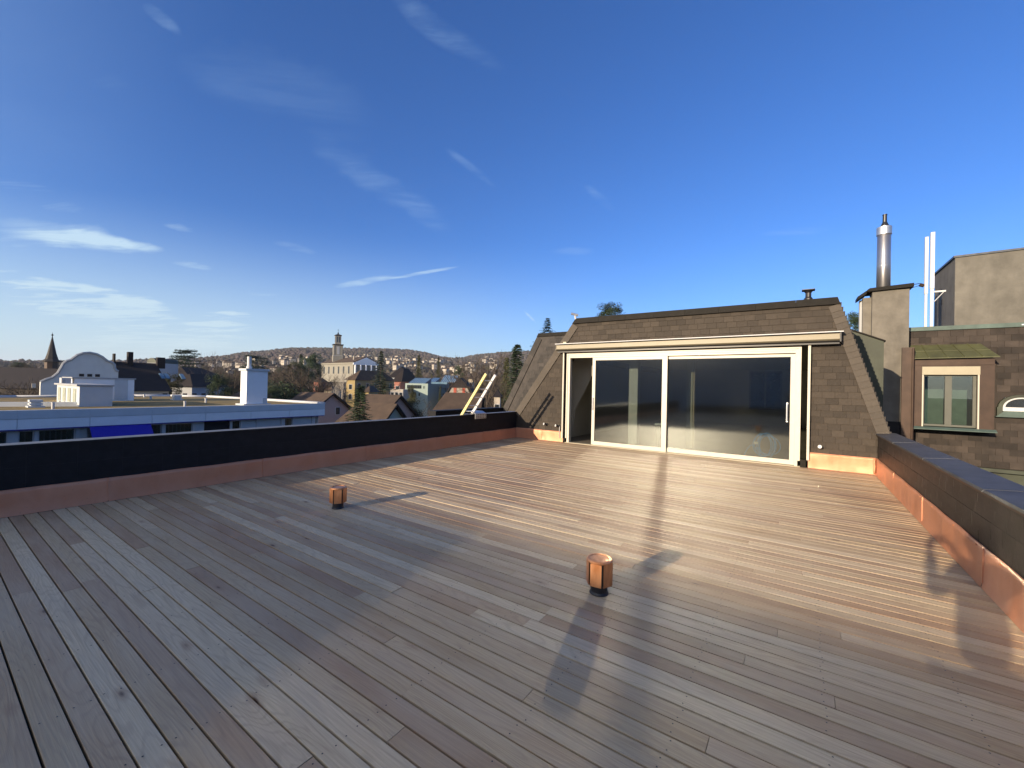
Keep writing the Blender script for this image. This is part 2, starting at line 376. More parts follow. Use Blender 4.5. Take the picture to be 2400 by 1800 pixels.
# ------------------------------------------------------------------ terrain
GZ = -12.5
HILL = [(-900, 846), (0, 850), (250, 850), (400, 846), (480, 841), (530, 836), (563, 829), (617, 825), (653, 820), (707, 817), (762, 818), (841, 819), (899, 819), (944, 821),
        (980, 825), (1007, 830), (1034, 838), (1062, 841), (1085, 840), (1108, 834), (1136, 831), (1181, 827), (1233, 825), (1330, 820), (1500, 822), (1800, 850), (2400, 880), (4000, 905)]
_hz = []
for px, py in HILL:
    d = ray(px, py); _hz.append((math.atan2(d[0], d[1]), d[2]/math.hypot(d[0], d[1])))
_haz = [a for a, _ in _hz]; _hel = [e for _, e in _hz]
RH = 1700.
def sstep(t): t = max(0., min(1., t)); return t*t*(3-2*t)
def terr(x, y):
    r = math.hypot(x, y); az = math.atan2(x, y)
    el = float(np.interp(az, _haz, _hel)); zt = 1.6+RH*el
    back = sstep((abs(az)-R(95))/R(40)); zt = zt*(1-back)+(-5)*back
    t = max(0., (r-230)/(RH-230))
    z = GZ+(zt-GZ)*(t**1.25 if t < 1 else 1)
    if r > RH: z = zt-(r-RH)*.02
    if r > 300 and r < RH*1.5: z += 6*math.sin(x*.011+1)*math.sin(y*.013)*sstep((r-300)/500)*(1-sstep((r-RH*.75)/(RH*.25)) if r < RH else 0)
    return z
mb = MB(); NA = 240; rs = [0, 30, 60, 90, 120, 160, 200, 250, 300, 360, 430, 500, 580, 660, 750, 850, 950, 1050, 1150, 1250, 1350, 1450, 1550, 1630, 1700, 1800, 2200, 3000, 5000, 8000]
for i, r in enumerate(rs):
    for k in range(NA):
        a = 2*math.pi*k/NA; x, y = r*math.sin(a), r*math.cos(a); mb.v.append((x, y, terr(x, y)))
for i in range(len(rs)-1):
    for k in range(NA):
        k2 = (k+1) % NA; mb.f.append((i*NA+k, (i+1)*NA+k, (i+1)*NA+k2, i*NA+k2)); mb.m.append(0)
def m_ground():
    m = bpy.data.materials.new('ground_wood_and_grass'); m.use_nodes = True; T = NT(m.node_tree); b = T.n['Principled BSDF']
    P = T.node('ShaderNodeNewGeometry').outputs['Position']
    a = T.noise(P, .012, 5, .6); c = T.noise(P, .15, 4, .7)
    col = T.mixc(T.rng(a, .4, .6), (.085, .062, .048), (.070, .066, .036)); col = T.mixc(T.rng(c, .35, .7, 0, .6), col, (.13, .095, .07))
    T.put(b.inputs['Base Color'], col); b.inputs['Roughness'].default_value = .95; b.inputs['Specular IOR Level'].default_value = .1
    return m
M['ground'] = m_ground()
struct(mb.build('terrain', M['ground'], smooth=True))

# ------------------------------------------------------------------ the terrace: deck
XL, XR, YW, YB = -7.36, 1.32, 11.0, -11.0
deck = struct(MB().box((XL, YB, -.30), (XR, YW, -.035)).build('deck', M['dark']))
deck['_o'] = (0, 0, 0)
PW, GAP, TH = .112, .0100, .028
def plank_mesh():
    w = (PW-GAP)/2; c = .0012; pr = [(-w, -TH), (w, -TH), (w, -c), (w-c, 0), (-w+c, 0), (-w, -c)]
    return MB().prism([(-.5, y, z) for y, z in pr], (1, 0, 0)).mesh('plank', M['plank'])
pm = plank_mesh(); far = MB()
row = 0; nplank = 0; y = YW-.012-PW/2
while y > YB+.1:
    cuts = [XL+.015]
    style = row % 3
    c = XL+.015+rnd.choice([1.0, 1.6, 2.2, 2.8, 3.3])+rnd.uniform(-.2, .2)
    while c < XR-1.0:
        cuts.append(c); c += rnd.choice([3.0, 3.6, 4.0, 4.4])
    cuts.append(XR-.015)
    for a, b in zip(cuts, cuts[1:]):
        if y > .25:
            place('plank', pm, ((a+b)/2, y, rnd.uniform(-.0018, .0018)), deck, scale=(b-a-.003, 1, 1)); nplank += 1
        else: far.box((a, y-PW/2+.003, -TH), (b-.003, y+PW/2-.003, 0))
    y -= PW; row += 1
stuff(far.build('plank_field', M['plank'], deck))
print('planks', nplank)
# screw heads along the joist lines, near rows only
sc = MB()
for jx in np.arange(XL+.3, XR, .60):
    yy = YW-.012-PW/2
    while yy > .3:
        if yy < 5:
            for s in (-.03, .03):
                cx_, cy_ = jx+rnd.uniform(-.012, .012), yy+s+rnd.uniform(-.004, .004)
                sc.quadpts([(cx_+.0042*math.cos(t), cy_+.0042*math.sin(t), .0016) for t in np.linspace(0, 2*math.pi, 7)[:-1]])
        yy -= PW
stuff(sc.build('screw_heads', M['black'], deck))

# ------------------------------------------------------------------ parapets
lp = thing('parapet_wall', 'long low black slate parapet along the left edge of the terrace, in shade', 'parapet wall', (XL, 0, 0))
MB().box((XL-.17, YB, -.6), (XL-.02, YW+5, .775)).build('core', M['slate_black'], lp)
for z0, z1, t in ((.28, .42, .008), (.41, .545, .012), (.535, .67, .008), (.66, .778, .012)):
    yy = YB+.05; k = 0
    while yy < YW:
        y1 = min(yy+.42, YW)
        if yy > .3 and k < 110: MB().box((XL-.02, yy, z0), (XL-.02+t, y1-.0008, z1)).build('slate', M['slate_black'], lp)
        yy = y1; k += 1
MB().prism([(XL-.18, YB, .779), (XL+.014, YB, .779), (XL+.014, YB, .808), (XL-.18, YB, .808)], (0, YW-YB, 0)).build('cap_edge', M['slate_black'], lp)  # front lip coloured like the slates, with their shade in it
MB().prism([(XL-.19, YB, .8085), (XL+.018, YB, .8085), (XL+.018, YB, .814), (XL-.19, YB, .816)], (0, YW-YB, 0)).build('cap', M['cap_l'], lp)
def sheet(parent, p0, p1, z0, z1, nrm, wav=.004):
    """one copper upstand sheet from p0 to p1 (plan), bulging slightly along nrm, with a folded top and a foot"""
    p0 = np.array(p0, float); p1 = np.array(p1, float); n = np.array(nrm, float); m = MB(); L = np.linalg.norm(p1-p0); nx = max(2, int(L/.12)); ph = rnd.uniform(0, 9)
    prof = [(z1, .0, 0), (z1-.004, .016, 0), (z1-.05, .018, .6), (z0+.5*(z1-z0), .020, 1), (z0+.05, .022, .7), (z0, .034, .1)]
    for i in range(nx+1):
        s = i/nx; p = p0+(p1-p0)*s
        for z, o, wv in prof:
            q = p+n*(o+wav*wv*(math.sin(ph+s*L*5)+.6*math.sin(2.3*ph+s*L*11+z*9))); m.v.append((q[0], q[1], z+(.003*math.sin(ph+s*L*7) if z == z1 else 0)))
    K = len(prof)
    for i in range(nx):
        for k in range(K-1): m.f.append((i*K+k, i*K+k+1, (i+1)*K+k+1, (i+1)*K+k)); m.m.append(0)
    return m.build('copper_sheet', M['copper'], parent, smooth=True)
SJ = [-1.0, .0, 1.52, 3.4, 5.42, 7.46, 9.3, 10.99]
SJ = [YB, -9, -7, -5, -3, -.5, 1.51, 3.4, 5.42, 7.46, 9.32, 10.965]
for a, b in zip(SJ, SJ[1:]): sheet(lp, (XL, a+.004), (XL, b-.004), .004, .305, (1, 0), .0025)
for a in SJ[5:-1]: MB().box((XL+.014, a-.006, .012), (XL+.026, a+.004, .304)).build('seam', M['copper'], lp)

rp = thing('parapet_wall', 'low dark slate parapet with wide metal cap along the right edge of the terrace', 'parapet wall', (XR, 0, 0))
MB().box((XR+.02, YB, -.6), (XR+.26, YW, .795)).build('core', M['slate_wall_r'], rp)
zr = [(.30, .44), (.43, .565), (.555, .69), (.68, .798)]
sl_m = MB().box((0, -.5, 0), (.011, .5, .135)).mesh('slate', M['slate_wall_r'])
for r_, (z0, z1) in enumerate(zr):
    yy = 1.0-.07*r_
    while yy < YW-.02:
        w = .23 if yy+.23 < YW-.01 else YW-.01-yy
        place('slate', sl_m, (XR+.009-.003*(r_ % 2)-.0025*rnd.random(), yy+w/2, z0), rp, scale=(1, w-.0025, (z1-z0)/.135)); yy += w
MB().prism([(XR-.025, YB, .80), (XR+.30, YB, .80), (XR+.30, YB, .83), (XR+.285, YB, .846), (XR-.018, YB, .822)], (0, YW-YB+.12, 0)).build('cap', M['cap'], rp)
MB().box((XR-.018, YB, .776), (XR-.012, YW-.01, .80)).build('drip_edge', M['brown_cu'], rp)
for yy in (1.2, 3.1, 5.15, 7.2, 9.2):
    MB().prism([(XR-.03, yy, .8), (XR-.022, yy, .8245), (XR+.286, yy, .8488), (XR+.304, yy, .83), (XR+.304, yy, .8)], (0, .03, 0)).build('cap_joint', M['cap'], rp)
RJ = [YB, -9, -7, -5, -3, -1, 1.2, 3.2, 5.13, 7.2, 9.1, 10.965]
for a, b in zip(RJ, RJ[1:]): sheet(rp, (XR, a+.004), (XR, b-.004), .004, .335, (-1, 0), .007)
for a in RJ[6:-1]: MB().box((XR-.027, a-.005, .012), (XR-.014, a+.005, .334)).build('seam', M['copper'], rp)
for k in range(14):
    yy = 1.4+k*.66+rnd.uniform(-.1, .1)
    sc = MB(); sc.lathe((XR-.02, yy, .315), [(.0065, -.004), (.0065, .004)], 8); sc.build('rivet', M['vent_cu'], rp)

# ------------------------------------------------------------------ penthouse (mansard pavilion with sliding doors)
ph = thing('penthouse', 'brown slate mansard penthouse with wide cream sliding doors at the far end of the terrace', 'penthouse', (-2.9, YW, 0))
ZE, ZT = 3.62, .82
def hipL(z): return -7.40+(z-.82)*(2.05/2.80)
def hipR(z): return 1.515+(z-.825)*(-.856/2.795)
DX0, DX1, DZ1 = -5.60, .06, 2.60       # door frame outer edges
RX0, RX1, RZ1 = -5.68, .20, 2.70       # rough opening
T0 = .03                               # thickness of tiles before the plane Y=YW
# front wall core around the opening, 0.25 thick
def wall_poly(x0f, x1f, z0, z1):
    return [(x0f(z0), YW+T0, z0), (x1f(z0), YW+T0, z0), (x1f(z1), YW+T0, z1), (x0f(z1), YW+T0, z1)]
wl = MB()
wl.prism(wall_poly(hipL, lambda z: RX0, -.3, RZ1), (0, .2, 0)); wl.prism(wall_poly(lambda z: RX1, hipR, -.3, RZ1), (0, .2, 0))
wl.prism(wall_poly(hipL, hipR, RZ1+.001, 3.50), (0, .2, 0))
wl.build('wall', M['slate'], ph)
# side slopes, back wall and roof
for f, s in ((hipL, -1), (hipR, 1)):
    MB().prism([(f(-6)-s*.0, YW+T0+.201, -6), (f(3.5), YW+T0+.201, 3.5), (f(3.5)-s*.2, YW+T0+.201, 3.5), (f(-6)-s*.2, YW+T0+.201, -6)], (0, 12.4, 0)).build('side_slope', M['slate_dark'], ph)
MB().prism([(hipL(3.5), YW+T0, 3.501), (hipR(3.5), YW+T0, 3.501), (hipR(3.58), YW+T0, 3.58), (hipL(3.58), YW+T0, 3.58)], (0, 12.6, 0)).build('flat_roof', M['ridge'], ph)
# ridge sheet in lengths
xx = -5.46
ridge = MB()
nseg = 8
for k in range(nseg):
    a = -5.40+k*(6.10/nseg); b = a+6.10/nseg-.004
    z0, z1 = 3.475, 3.625
    pa = hipL(z0) if k == 0 else a; pb = hipR(z0) if k == nseg-1 else b
    pa2 = hipL(z1) if k == 0 else a; pb2 = hipR(z1) if k == nseg-1 else b
    MB().prism([(pa, YW-.035, z0), (pb, YW-.035, z0), (pb2, YW-.02, z1), (pa2, YW-.02, z1)], (0, .12, 0)).build('ridge_sheet', M['ridge'], ph)
# slates clipped to the trapezoid between the hip bands
BW = .215
def clip(poly, a, b, c):
    """keep a*x+b*z<=c"""
    out = []
    for i in range(len(poly)):
        p, q = poly[i], poly[(i+1) % len(poly)]; dp = a*p[0]+b*p[1]-c; dq = a*q[0]+b*q[1]-c
        if dp <= 0: out.append(p)
        if dp*dq < 0: t = dp/(dp-dq); out.append((p[0]+(q[0]-p[0])*t, p[1]+(q[1]-p[1])*t))
    return out
kL, kR = 2.05/2.80, -.856/2.795
def tile(poly, parent, y0, lift, matn='slate', name='slate'):
    if len(poly) < 3: return None
    zs = [p[1] for p in poly]; xs = [p[0] for p in poly]
    if max(zs)-min(zs) < .012 or max(xs)-min(xs) < .015: return None
    zb, zt_ = min(zs), max(zs)
    m = MB(); n = len(poly)
    if sum(poly[i][0]*poly[(i+1) % n][1]-poly[(i+1) % n][0]*poly[i][1] for i in range(n)) < 0: poly = poly[::-1]
    fr = [(p[0], y0-lift*(1-(p[1]-zb)/(zt_-zb)*.8)-.002, p[1]) for p in poly]
    m.v = fr+[(p[0], y0+.012, p[1]) for p in poly]
    m.f.append(tuple(range(n))); m.m.append(0)
    for i in range(n): j = (i+1) % n; m.f.append((j, i, n+i, n+j)); m.m.append(0)
    return m.build(name, M[matn], parent)
EX = .134; TW = .215
z = .30; r_ = 0
ntile = 0
while z < 3.47:
    z1 = z+EX; off = -(r_*.064) % TW
    x = -7.6+off
    while x < 1.9:
        poly = [(x+.0015, z+rnd.uniform(-.0025, .0025)), (x+TW-.0025, z+rnd.uniform(-.0025, .0025)), (x+TW-.0025, min(z1+.003, 3.478)), (x+.0015, min(z1+.003, 3.478))]
        # inside of the hip bands
        poly = clip(poly, -1, kL, -(-7.40+BW*1.0-.82*kL)) if poly else poly
        poly = clip(poly, 1, -kR, 1.515-BW*.95-.825*kR) if poly else poly
        poly = clip(poly, -1, 0, 7.335) if poly else poly
        poly = clip(poly, 1, 0, XR-.003) if poly else poly
        pieces = [poly]
        if poly and z < RZ1:
            if x+TW/2 < -2.8: pieces = [clip(poly, 1, 0, RX0-.004)]
            else: pieces = [clip(poly, -1, 0, -(RX1+.004))]
            if z1 > RZ1: pieces.append(clip(clip(clip(poly, 0, -1, -(RZ1+.02)), -1, 0, -(RX0-.004)) or [(0, 0)], 1, 0, RX1+.004))
        for pc in pieces:
            if pc and tile(pc, ph, YW+T0, .016+rnd.uniform(0, .004)): ntile += 1
        x += TW
    z = z1; r_ += 1
print('slates', ntile)
# hip bands: short boards laid square to the hip
def band(p0, p1, w, side, parent, n, y0, matn):
    p0 = np.array(p0); p1 = np.array(p1); d = (p1-p0)/np.linalg.norm(p1-p0); q = np.array([d[1], -d[0]])*side; L = np.linalg.norm(p1-p0)
    for k in range(n):
        a = p0+d*(L*k/n); b = p0+d*(L*(k+1)/n+.012)
        m = MB(); poly = [a, b, b+q*w, a+q*w]; lo, hi = y0-.046, y0-.034
        m.v = [(poly[0][0], lo, poly[0][1]), (poly[1][0], hi, poly[1][1]), (poly[2][0], hi, poly[2][1]), (poly[3][0], lo, poly[3][1])]
        m.v += [(v[0], y0, v[2]) for v in m.v]
        fl = (0, 1, 2, 3) if side < 0 else (3, 2, 1, 0)
        m.f = [fl[::-1]] + [tuple(t) for t in ((0, 1, 5, 4), (1, 2, 6, 5), (2, 3, 7, 6), (3, 0, 4, 7))]; m.m = [0]*5
        m.build('hip_slate', M[matn], parent)
band((hipL(.78), .78), (hipL(3.475), 3.475), .205, 1, ph, 19, YW+T0, 'slate_band')
band((hipR(.3)+.0, .30), (hipR(3.475), 3.475), .20, -1, ph, 26, YW+T0, 'slate_band')
# ragged edge of the side slates behind the right hip
m = MB()
for k in range(34):
    z = .2+k*.098; m.box((hipR(z)-.05, YW+T0+.01, z), (hipR(z)+.011, YW+T0+.16, z+.085))
m.build('side_slates', M['slate_dark'], ph)
# copper upstand under the slates
sheet(ph, (XL+.02, YW), (-6.4, YW), .004, .315, (0, -1), .006)
sheet(ph, (-6.404, YW), (RX0-.0, YW), .004, .31, (0, -1), .007)
sheet(ph, (RX1, YW), (.72, YW), .004, .335, (0, -1), .008)
sheet(ph, (.716, YW), (XR-.02, YW), .004, .335, (0, -1), .010)
m = MB(); pts = [(XL+.03, YW-.03, .02), (XL+.035, YW-.035, .30)]; m.tube(pts, .012, 6); m.build('corner_bead', M['copper'], ph, smooth=True)
m = MB(); pts = [(XR-.035, YW-.035, .02), (XR-.045, YW-.05, .10), (XR-.035, YW-.035, .17), (XR-.05, YW-.05, .24), (XR-.035, YW-.035, .33)]; m.tube(pts, .018, 8); m.build('corner_bead', M['copper'], ph, smooth=True)
# reveals and trims round the opening
rv = MB(); rv.box((RX1-.004, YW-.05, .18), (RX1+.012, YW+.25, RZ1)); rv.box((RX0-.012, YW-.05, .18), (RX0+.004, YW+.25, RZ1)); rv.box((RX0+.005, YW-.02, RZ1-.008), (RX1-.005, YW+.25, RZ1+.008))
rv.build('reveal', M['ridge'], ph)
for x0, x1, zb in ((RX1-.03, RX1+.016, .17), (RX0-.016, RX0+.02, .13)):
    MB().box((x0, YW-.095, zb), (x1, YW-.052, RZ1-.01)).build('guide_rail', M['cream'], ph)
# door frame
DY = YW-.01
fr = MB()
fr.box((DX0, DY-.03, .135), (DX0+.035, DY+.12, DZ1)); fr.box((DX0+.035, DY-.012, .0), (DX0+.105, DY+.12, DZ1-.04))
fr.box((DX1-.05, DY-.03, .135), (DX1-.006, DY+.12, DZ1)); fr.box((DX1-.11, DY-.012, .0), (DX1-.05, DY+.12, DZ1-.04))
fr.box((DX0+.035, DY-.03, DZ1-.035), (DX1-.05, DY+.12, DZ1)); fr.box((DX0+.105, DY-.018, DZ1-.075), (DX1-.11, DY+.12, DZ1-.0355)); fr.box((DX0+.105, DY-.006, DZ1-.125), (DX1-.11, DY+.12, DZ1-.0755))
fr.build('door_frame', M['cream'], ph)
MB().box((DX0-.0, DY-.05, -.02), (DX1, DY+.14, .016)).build('sill', M['cream_d'], ph)
MB().box((DX0-.05, DY-.045, .0), (DX0-.004, DY+.12, .13)).build('flashing', M['ridge'], ph)
MB().box((DX1+.004, DY-.045, .0), (RX1-.04, DY+.12, .17)).build('flashing', M['ridge'], ph)
mid = -2.845
def leaf(x0, x1, y, handle_x):
    z0, z1 = .02, DZ1-.128; w = .085
    m = MB(); m.box((x0, y, z0), (x0+w, y+.055, z1)); m.box((x1-w, y, z0), (x1, y+.055, z1)); m.box((x0+w, y, z1-.075), (x1-w, y+.055, z1)); m.box((x0+w, y, z0), (x1-w, y+.055, z0+.10))
    d = m.build('sliding_door', M['cream'], ph)
    MB().box((x0+w+.0006, y+.024, z0+.1006), (x1-w-.0006, y+.030, z1-.0756)).build('pane', M['glass'], d)
    g = MB(); e = .007
    for a, b in (((x0+w+.0005, y+.01, z0+.1005), (x0+w+e, y+.023, z1-.076)), ((x1-w-e, y+.01, z0+.1005), (x1-w-.0005, y+.023, z1-.076)), ((x0+w+e+.0005, y+.01, z1-.082), (x1-w-e-.0005, y+.023, z1-.076)), ((x0+w+e+.0005, y+.01, z0+.1005), (x1-w-e-.0005, y+.023, z0+.107))): g.box(a, b)
    g.build('gasket', M['black'], d)
    h = MB(); hx = handle_x; h.tube([(hx, y, .98), (hx, y-.04, .985), (hx, y-.045, 1.06), (hx, y-.045, 1.28), (hx, y-.04, 1.345), (hx, y, 1.35)], .011, 8); h.box((hx-.016, y-.004, .95), (hx+.016, y+.0, 1.38))
    h.build('handle', M['galv'], d, smooth=False)
    return d
leaf(-4.80, mid+.05, DY+.012, -4.765)
leaf(mid-.03, DX1-.112, DY+.075, -.19)
MB().box((mid+.0505, DY+.005, .02), (mid+.09, DY+.074, DZ1-.13)).build('mullion', M['cream'], ph)
# room behind the doors
rm = MB(); X0, X1, Y0, Y1, ZC = -6.0, .55, YW+.235, 23.2, 2.66
for q in ([(X0, Y0, 0), (X0, Y1, 0), (X0, Y1, ZC), (X0, Y0, ZC)], [(X1, Y1, 0), (X1, Y0, 0), (X1, Y0, ZC), (X1, Y1, ZC)], [(X0, Y1, 0), (X1, Y1, 0), (X1, Y1, ZC), (X0, Y1, ZC)]): rm.quadpts(q, 0)
rm.quadpts([(X0, Y0, ZC), (X0, Y1, ZC), (X1, Y1, ZC), (X1, Y0, ZC)], 0); rm.quadpts([(X0, Y0-.1, .012), (X1, Y0-.1, .012), (X1, Y1, .012), (X0, Y1, .012)], 1)
rm.build('room', [M['room'], M['room_floor']], ph)
# sloping partition seen in the open gap
MB().prism([(-6.0, YW+1.2, 0), (-6.0, YW+1.2, ZC), (-5.0, YW+1.2, ZC), (-5.9, YW+1.2, .9)], (0, .1, 0)).build('sloping_partition', M['room'], ph)
MB().box((-4.03, YW+.85, .013), (-3.78, YW+1.1, ZC-.005)).build('post', M['white'], ph)
MB().box((-2.55, YW+1.3, .013), (-2.40, YW+1.45, ZC-.005)).build('post', M['room'], ph)
MB().box((-2.39, YW+1.32, .013), (-2.35, YW+1.43, ZC-.005)).build('post', M['wall_cream'], ph)
# window in the far wall of the room
w = MB(); wx0, wx1, wy, wz0, wz1 = -1.95, -0.61, Y1-.03, 0.77, 2.60
for a, b in (((wx0, wy, wz0), (wx0+.07, Y1-.003, wz1)), ((wx1-.07, wy, wz0), (wx1, Y1-.003, wz1)), ((wx0+.07, wy, wz1-.07), (wx1-.07, Y1-.003, wz1)), ((wx0+.07, wy, wz0), (wx1-.07, Y1-.003, wz0+.07)), (((wx0+wx1)/2-.04, wy, wz0+.07), ((wx0+wx1)/2+.04, Y1-.003, wz1-.07))): w.box(a, b)
wi = w.build('inner_window', M['room_floor'], ph)
MB().box((wx0+.071, Y1-.018, wz0+.071), ((wx0+wx1)/2-.041, Y1-.008, wz1-.071)).build('pane', M['win_far'], wi)
MB().box(((wx0+wx1)/2+.041, Y1-.018, wz0+.071), (wx1-.071, Y1-.008, wz1-.071)).build('pane', M['win_far'], wi)
MB().box((wx0-.1, Y1-.12, wz0-.05), (wx1+.1, Y1-.003, wz0-.01)).build('window_board', M['room'], ph)

# blue hose coil on the room floor
hs_ = thing('hose_coil', 'coiled blue hose inside the room behind the right glass door', 'hose', (-.62, YW+.75, .02))
m = MB()
for k in range(7):
    a0 = rnd.uniform(0, 6); rx, rz = .20+rnd.uniform(-.04, .05), .27+rnd.uniform(-.05, .04); cxk = -.62+rnd.uniform(-.07, .07); cyk = YW+.75+rnd.uniform(-.06, .06); tl = rnd.uniform(-.25, .25)
    pts = [(cxk+rx*math.cos(a), cyk+tl*rx*math.cos(a)+.05*math.sin(a*2+k), .31+rz*math.sin(a)+.012) for a in np.linspace(a0, a0+2*math.pi, 25)]
    m.tube(pts, .010, 5, cap=False)
m.build('coil', M['hose'], hs_, smooth=True)
m = MB(); m.tube([(-.72+(-.35)*t, YW+.75-.1*t, .03+.28*math.sin(t*3.1)) for t in np.linspace(0, 1, 12)], .009, 5); m.build('loose_end', M['hose'], hs_, smooth=True)
MB().box((-.86, YW+.70, .34), (-.76, YW+.80, .39)).build('tape', M['white'], hs_)
bl = thing('site_stand', 'small black stand with silver lamp head just inside the glass door', 'stand', (-3.12, YW+.6, .012))
MB().box((-3.17, YW+.55, .012), (-3.05, YW+.65, .62)).build('stand_body', M['black'], bl)
MB().tube([(-3.2, YW+.6, .66), (-3.0, YW+.6, .67)], .035, 10).build('lamp_head', M['galv'], bl)

# awning cassette
aw = thing('awning', 'long cream awning cassette rolled up above the sliding doors', 'awning', (-2.6, YW-.1, 2.8))
ax0, ax1 = -5.86, .69
MB().prism([(ax0, YW-.20, 2.73), (ax0, YW-.19, 2.84), (ax0, YW-.06, 2.86), (ax0, YW-.02, 2.70), (ax0, YW-.14, 2.685)], (ax1-ax0, 0, 0)).build('cassette', M['awn'], aw)
MB().prism([(ax0-.03, YW-.25, 2.865), (ax0-.03, YW-.245, 2.885), (ax0-.03, YW-.02, 2.91), (ax0-.03, YW-.02, 2.89)], (ax1-ax0+.09, 0, 0)).build('rain_cover', M['white'], aw)
MB().box((ax0, YW-.215, 2.675), (ax1, YW-.17, 2.70)).build('front_bar', M['ridge'], aw)
MB().box((ax0+.01, YW-.215, 2.845), (ax1-.01, YW-.195, 2.862)).build('trim_bar', M['ridge'], aw)
MB().box((ax0+.02, YW-.16, 2.63), (ax1, YW-.03, 2.674)).build('lower_bar', M['black'], aw)
MB().prism([(ax1+.001, YW-.225, 2.67), (ax1+.001, YW-.215, 2.89), (ax1+.001, YW-.02, 2.90), (ax1+.001, YW-.02, 2.66)], (.025, 0, 0)).build('end_cap', M['black'], aw)
MB().prism([(ax0-.012, YW-.215, 2.70), (ax0-.012, YW-.205, 2.85), (ax0-.012, YW-.02, 2.87), (ax0-.012, YW-.02, 2.69)], (.010, 0, 0)).build('end_cap', M['cream_d'], aw)
for x in (-5.66,): MB().box((x-.05, YW-.08, 2.9), (x+.05, YW-.004, 2.95)).build('bracket', M['cream_d'], aw)

# spot lamps and tap
def spot(x, z, label, tilt):
    t = thing('wall_spotlight', label, 'spotlight', (x, YW, z), 'spotlights above the copper upstand')
    MB().tube([(x, YW+.01, z+.0), (x, YW-.03, z+.0)], .035, 12).build('base', M['black'], t, smooth=False)
    MB().tube([(x, YW-.02, z), (x-.01+tilt*.03, YW-.07, z+.005)], .014, 8).build('arm', M['black'], t)
    m = MB(); a = np.array((x-.01+tilt*.02, YW-.07, z+.002)); d = np.array((tilt*.5, -.75, .18)); d /= np.linalg.norm(d)
    m.tube([a-d*.035, a-d*.03, a+d*.045], [.022, .036, .040], 16); b_ = m.build('lamp_head', M['black'], t)
    MB().tube([a+d*.0452, a+d*.050], [.038, .034], 16).build('lens', M['white'], b_)
spot(.43, .47, 'round wall spotlight on the slates right of the doors', -.5)
spot(-6.24, .49, 'small wall spotlight on the slates left of the doors, farther from the door frame', -.9)
spot(-5.84, .47, 'small wall spotlight touching the left cream door rail, with a cable below', -.9)
m = MB(); m.tube([(-5.80, YW-.02, .45), (-5.79, YW-.045, .35), (-5.785, YW-.05, .12)], .008, 6); tag(m.build('lamp_cable', M['white']), 'thin white cable hanging below the spotlight at the left door rail', 'cable')
# roof fittings
vp = thing('roof_vent_pipe', 'small dark vent pipe with cowl on the penthouse ridge', 'vent pipe', (.16, YW+.3, 3.6))
MB().lathe((.16, YW+.3, 3.6), [(.085, -.1), (.08, .10), (.055, .13), (.055, .22)], 14).build('pipe', M['black'], vp, smooth=False)
m = MB(); m.lathe((.16, YW+.3, 3.6), [(.055, .2201), (.09, .27), (.095, .275)], 14); m.build('cowl', M['black'], vp)
MB().box((.04, YW+.18, 3.876), (.28, YW+.42, 3.888)).build('cowl_lid', M['black'], vp)
fx = thing('ridge_camera', 'small white camera fitting on the left end of the penthouse ridge', 'camera', (-5.35, YW, 3.62))
MB().tube([(-5.35, YW-.02, 3.60), (-5.36, YW-.04, 3.72)], .025, 8).build('post', M['white'], fx)
MB().tube([(-5.46, YW-.10, 3.76), (-5.28, YW+.0, 3.71)], .035, 10).build('housing', M['galv'], fx)

# ------------------------------------------------------------------ deck vents
def vent(x, y, ang, label):
    t = thing('deck_vent', label, 'vent', (x, y, 0), 'copper roof vents standing in the deck')
    MB().lathe((x, y, 0), [(.074, 0), (.074, .006), (.066, .02), (.064, .085)], 24).build('black_pipe', M['black'], t, smooth=False)
    MB().lathe((x, y, 0), [(.052, .0851), (.052, .255)], 16).build('inner_core', M['dark'], t)
    n = 6; r = .108
    for k in range(n):
        a0 = ang+2*math.pi*k/n; a1 = ang+2*math.pi*(k+1)/n; g = .085
        m = MB(); P = []
        for j in range(4):
            a = a0+g+(a1-a0-2*g)*j/3; flat = r*math.cos((a1-a0)/2)/math.cos(a-(a0+a1)/2)*1.0
            P.append((x+flat*math.cos(a), y+flat*math.sin(a)))
        for zz in (.078, .25):
            for p in P: m.v.append((p[0], p[1], zz))
        for zz in (.078, .25):
            for p in P: m.v.append((x+(p[0]-x)*.96, y+(p[1]-y)*.96, zz))
        for j in range(3): m.f += [(j, j+1, 5+j, 4+j), (8+j+1, 8+j, 12+j, 13+j)]; m.m += [0, 0]
        m.f += [(0, 4, 12, 8), (7, 3, 11, 15)]; m.m += [0, 0]
        m.build('panel', M['vent_cu'], t)
    MB().lathe((x, y, 0), [(.096, .2505), (.101, .255), (.101, .262), (.092, .272), (.078, .274), (.074, .268), (.0, .270)], 28).build('lid', M['vent_cu'], t, smooth=False)
    m = MB()
    for k in range(n):
        a = ang+2*math.pi*k/n
        m.obox((x+.088*math.cos(a), y+.088*math.sin(a), .163), (.005*math.cos(a), .005*math.sin(a), 0), (-.006*math.sin(a), .006*math.cos(a), 0), (0, 0, .092))
    m.build('ribs', M['black'], t)
    MB().lathe((x, y, 0), [(.066, .07), (.094, .0775)], 20).build('rim', M['vent_cu'], t)
vent(-1.265, 3.11, 2.2, 'round copper deck vent on a black pipe, in the middle of the deck, nearer one')
vent(-4.83, 3.16, 2.0, 'round copper deck vent on a black pipe, farther left by the parapet shadow')

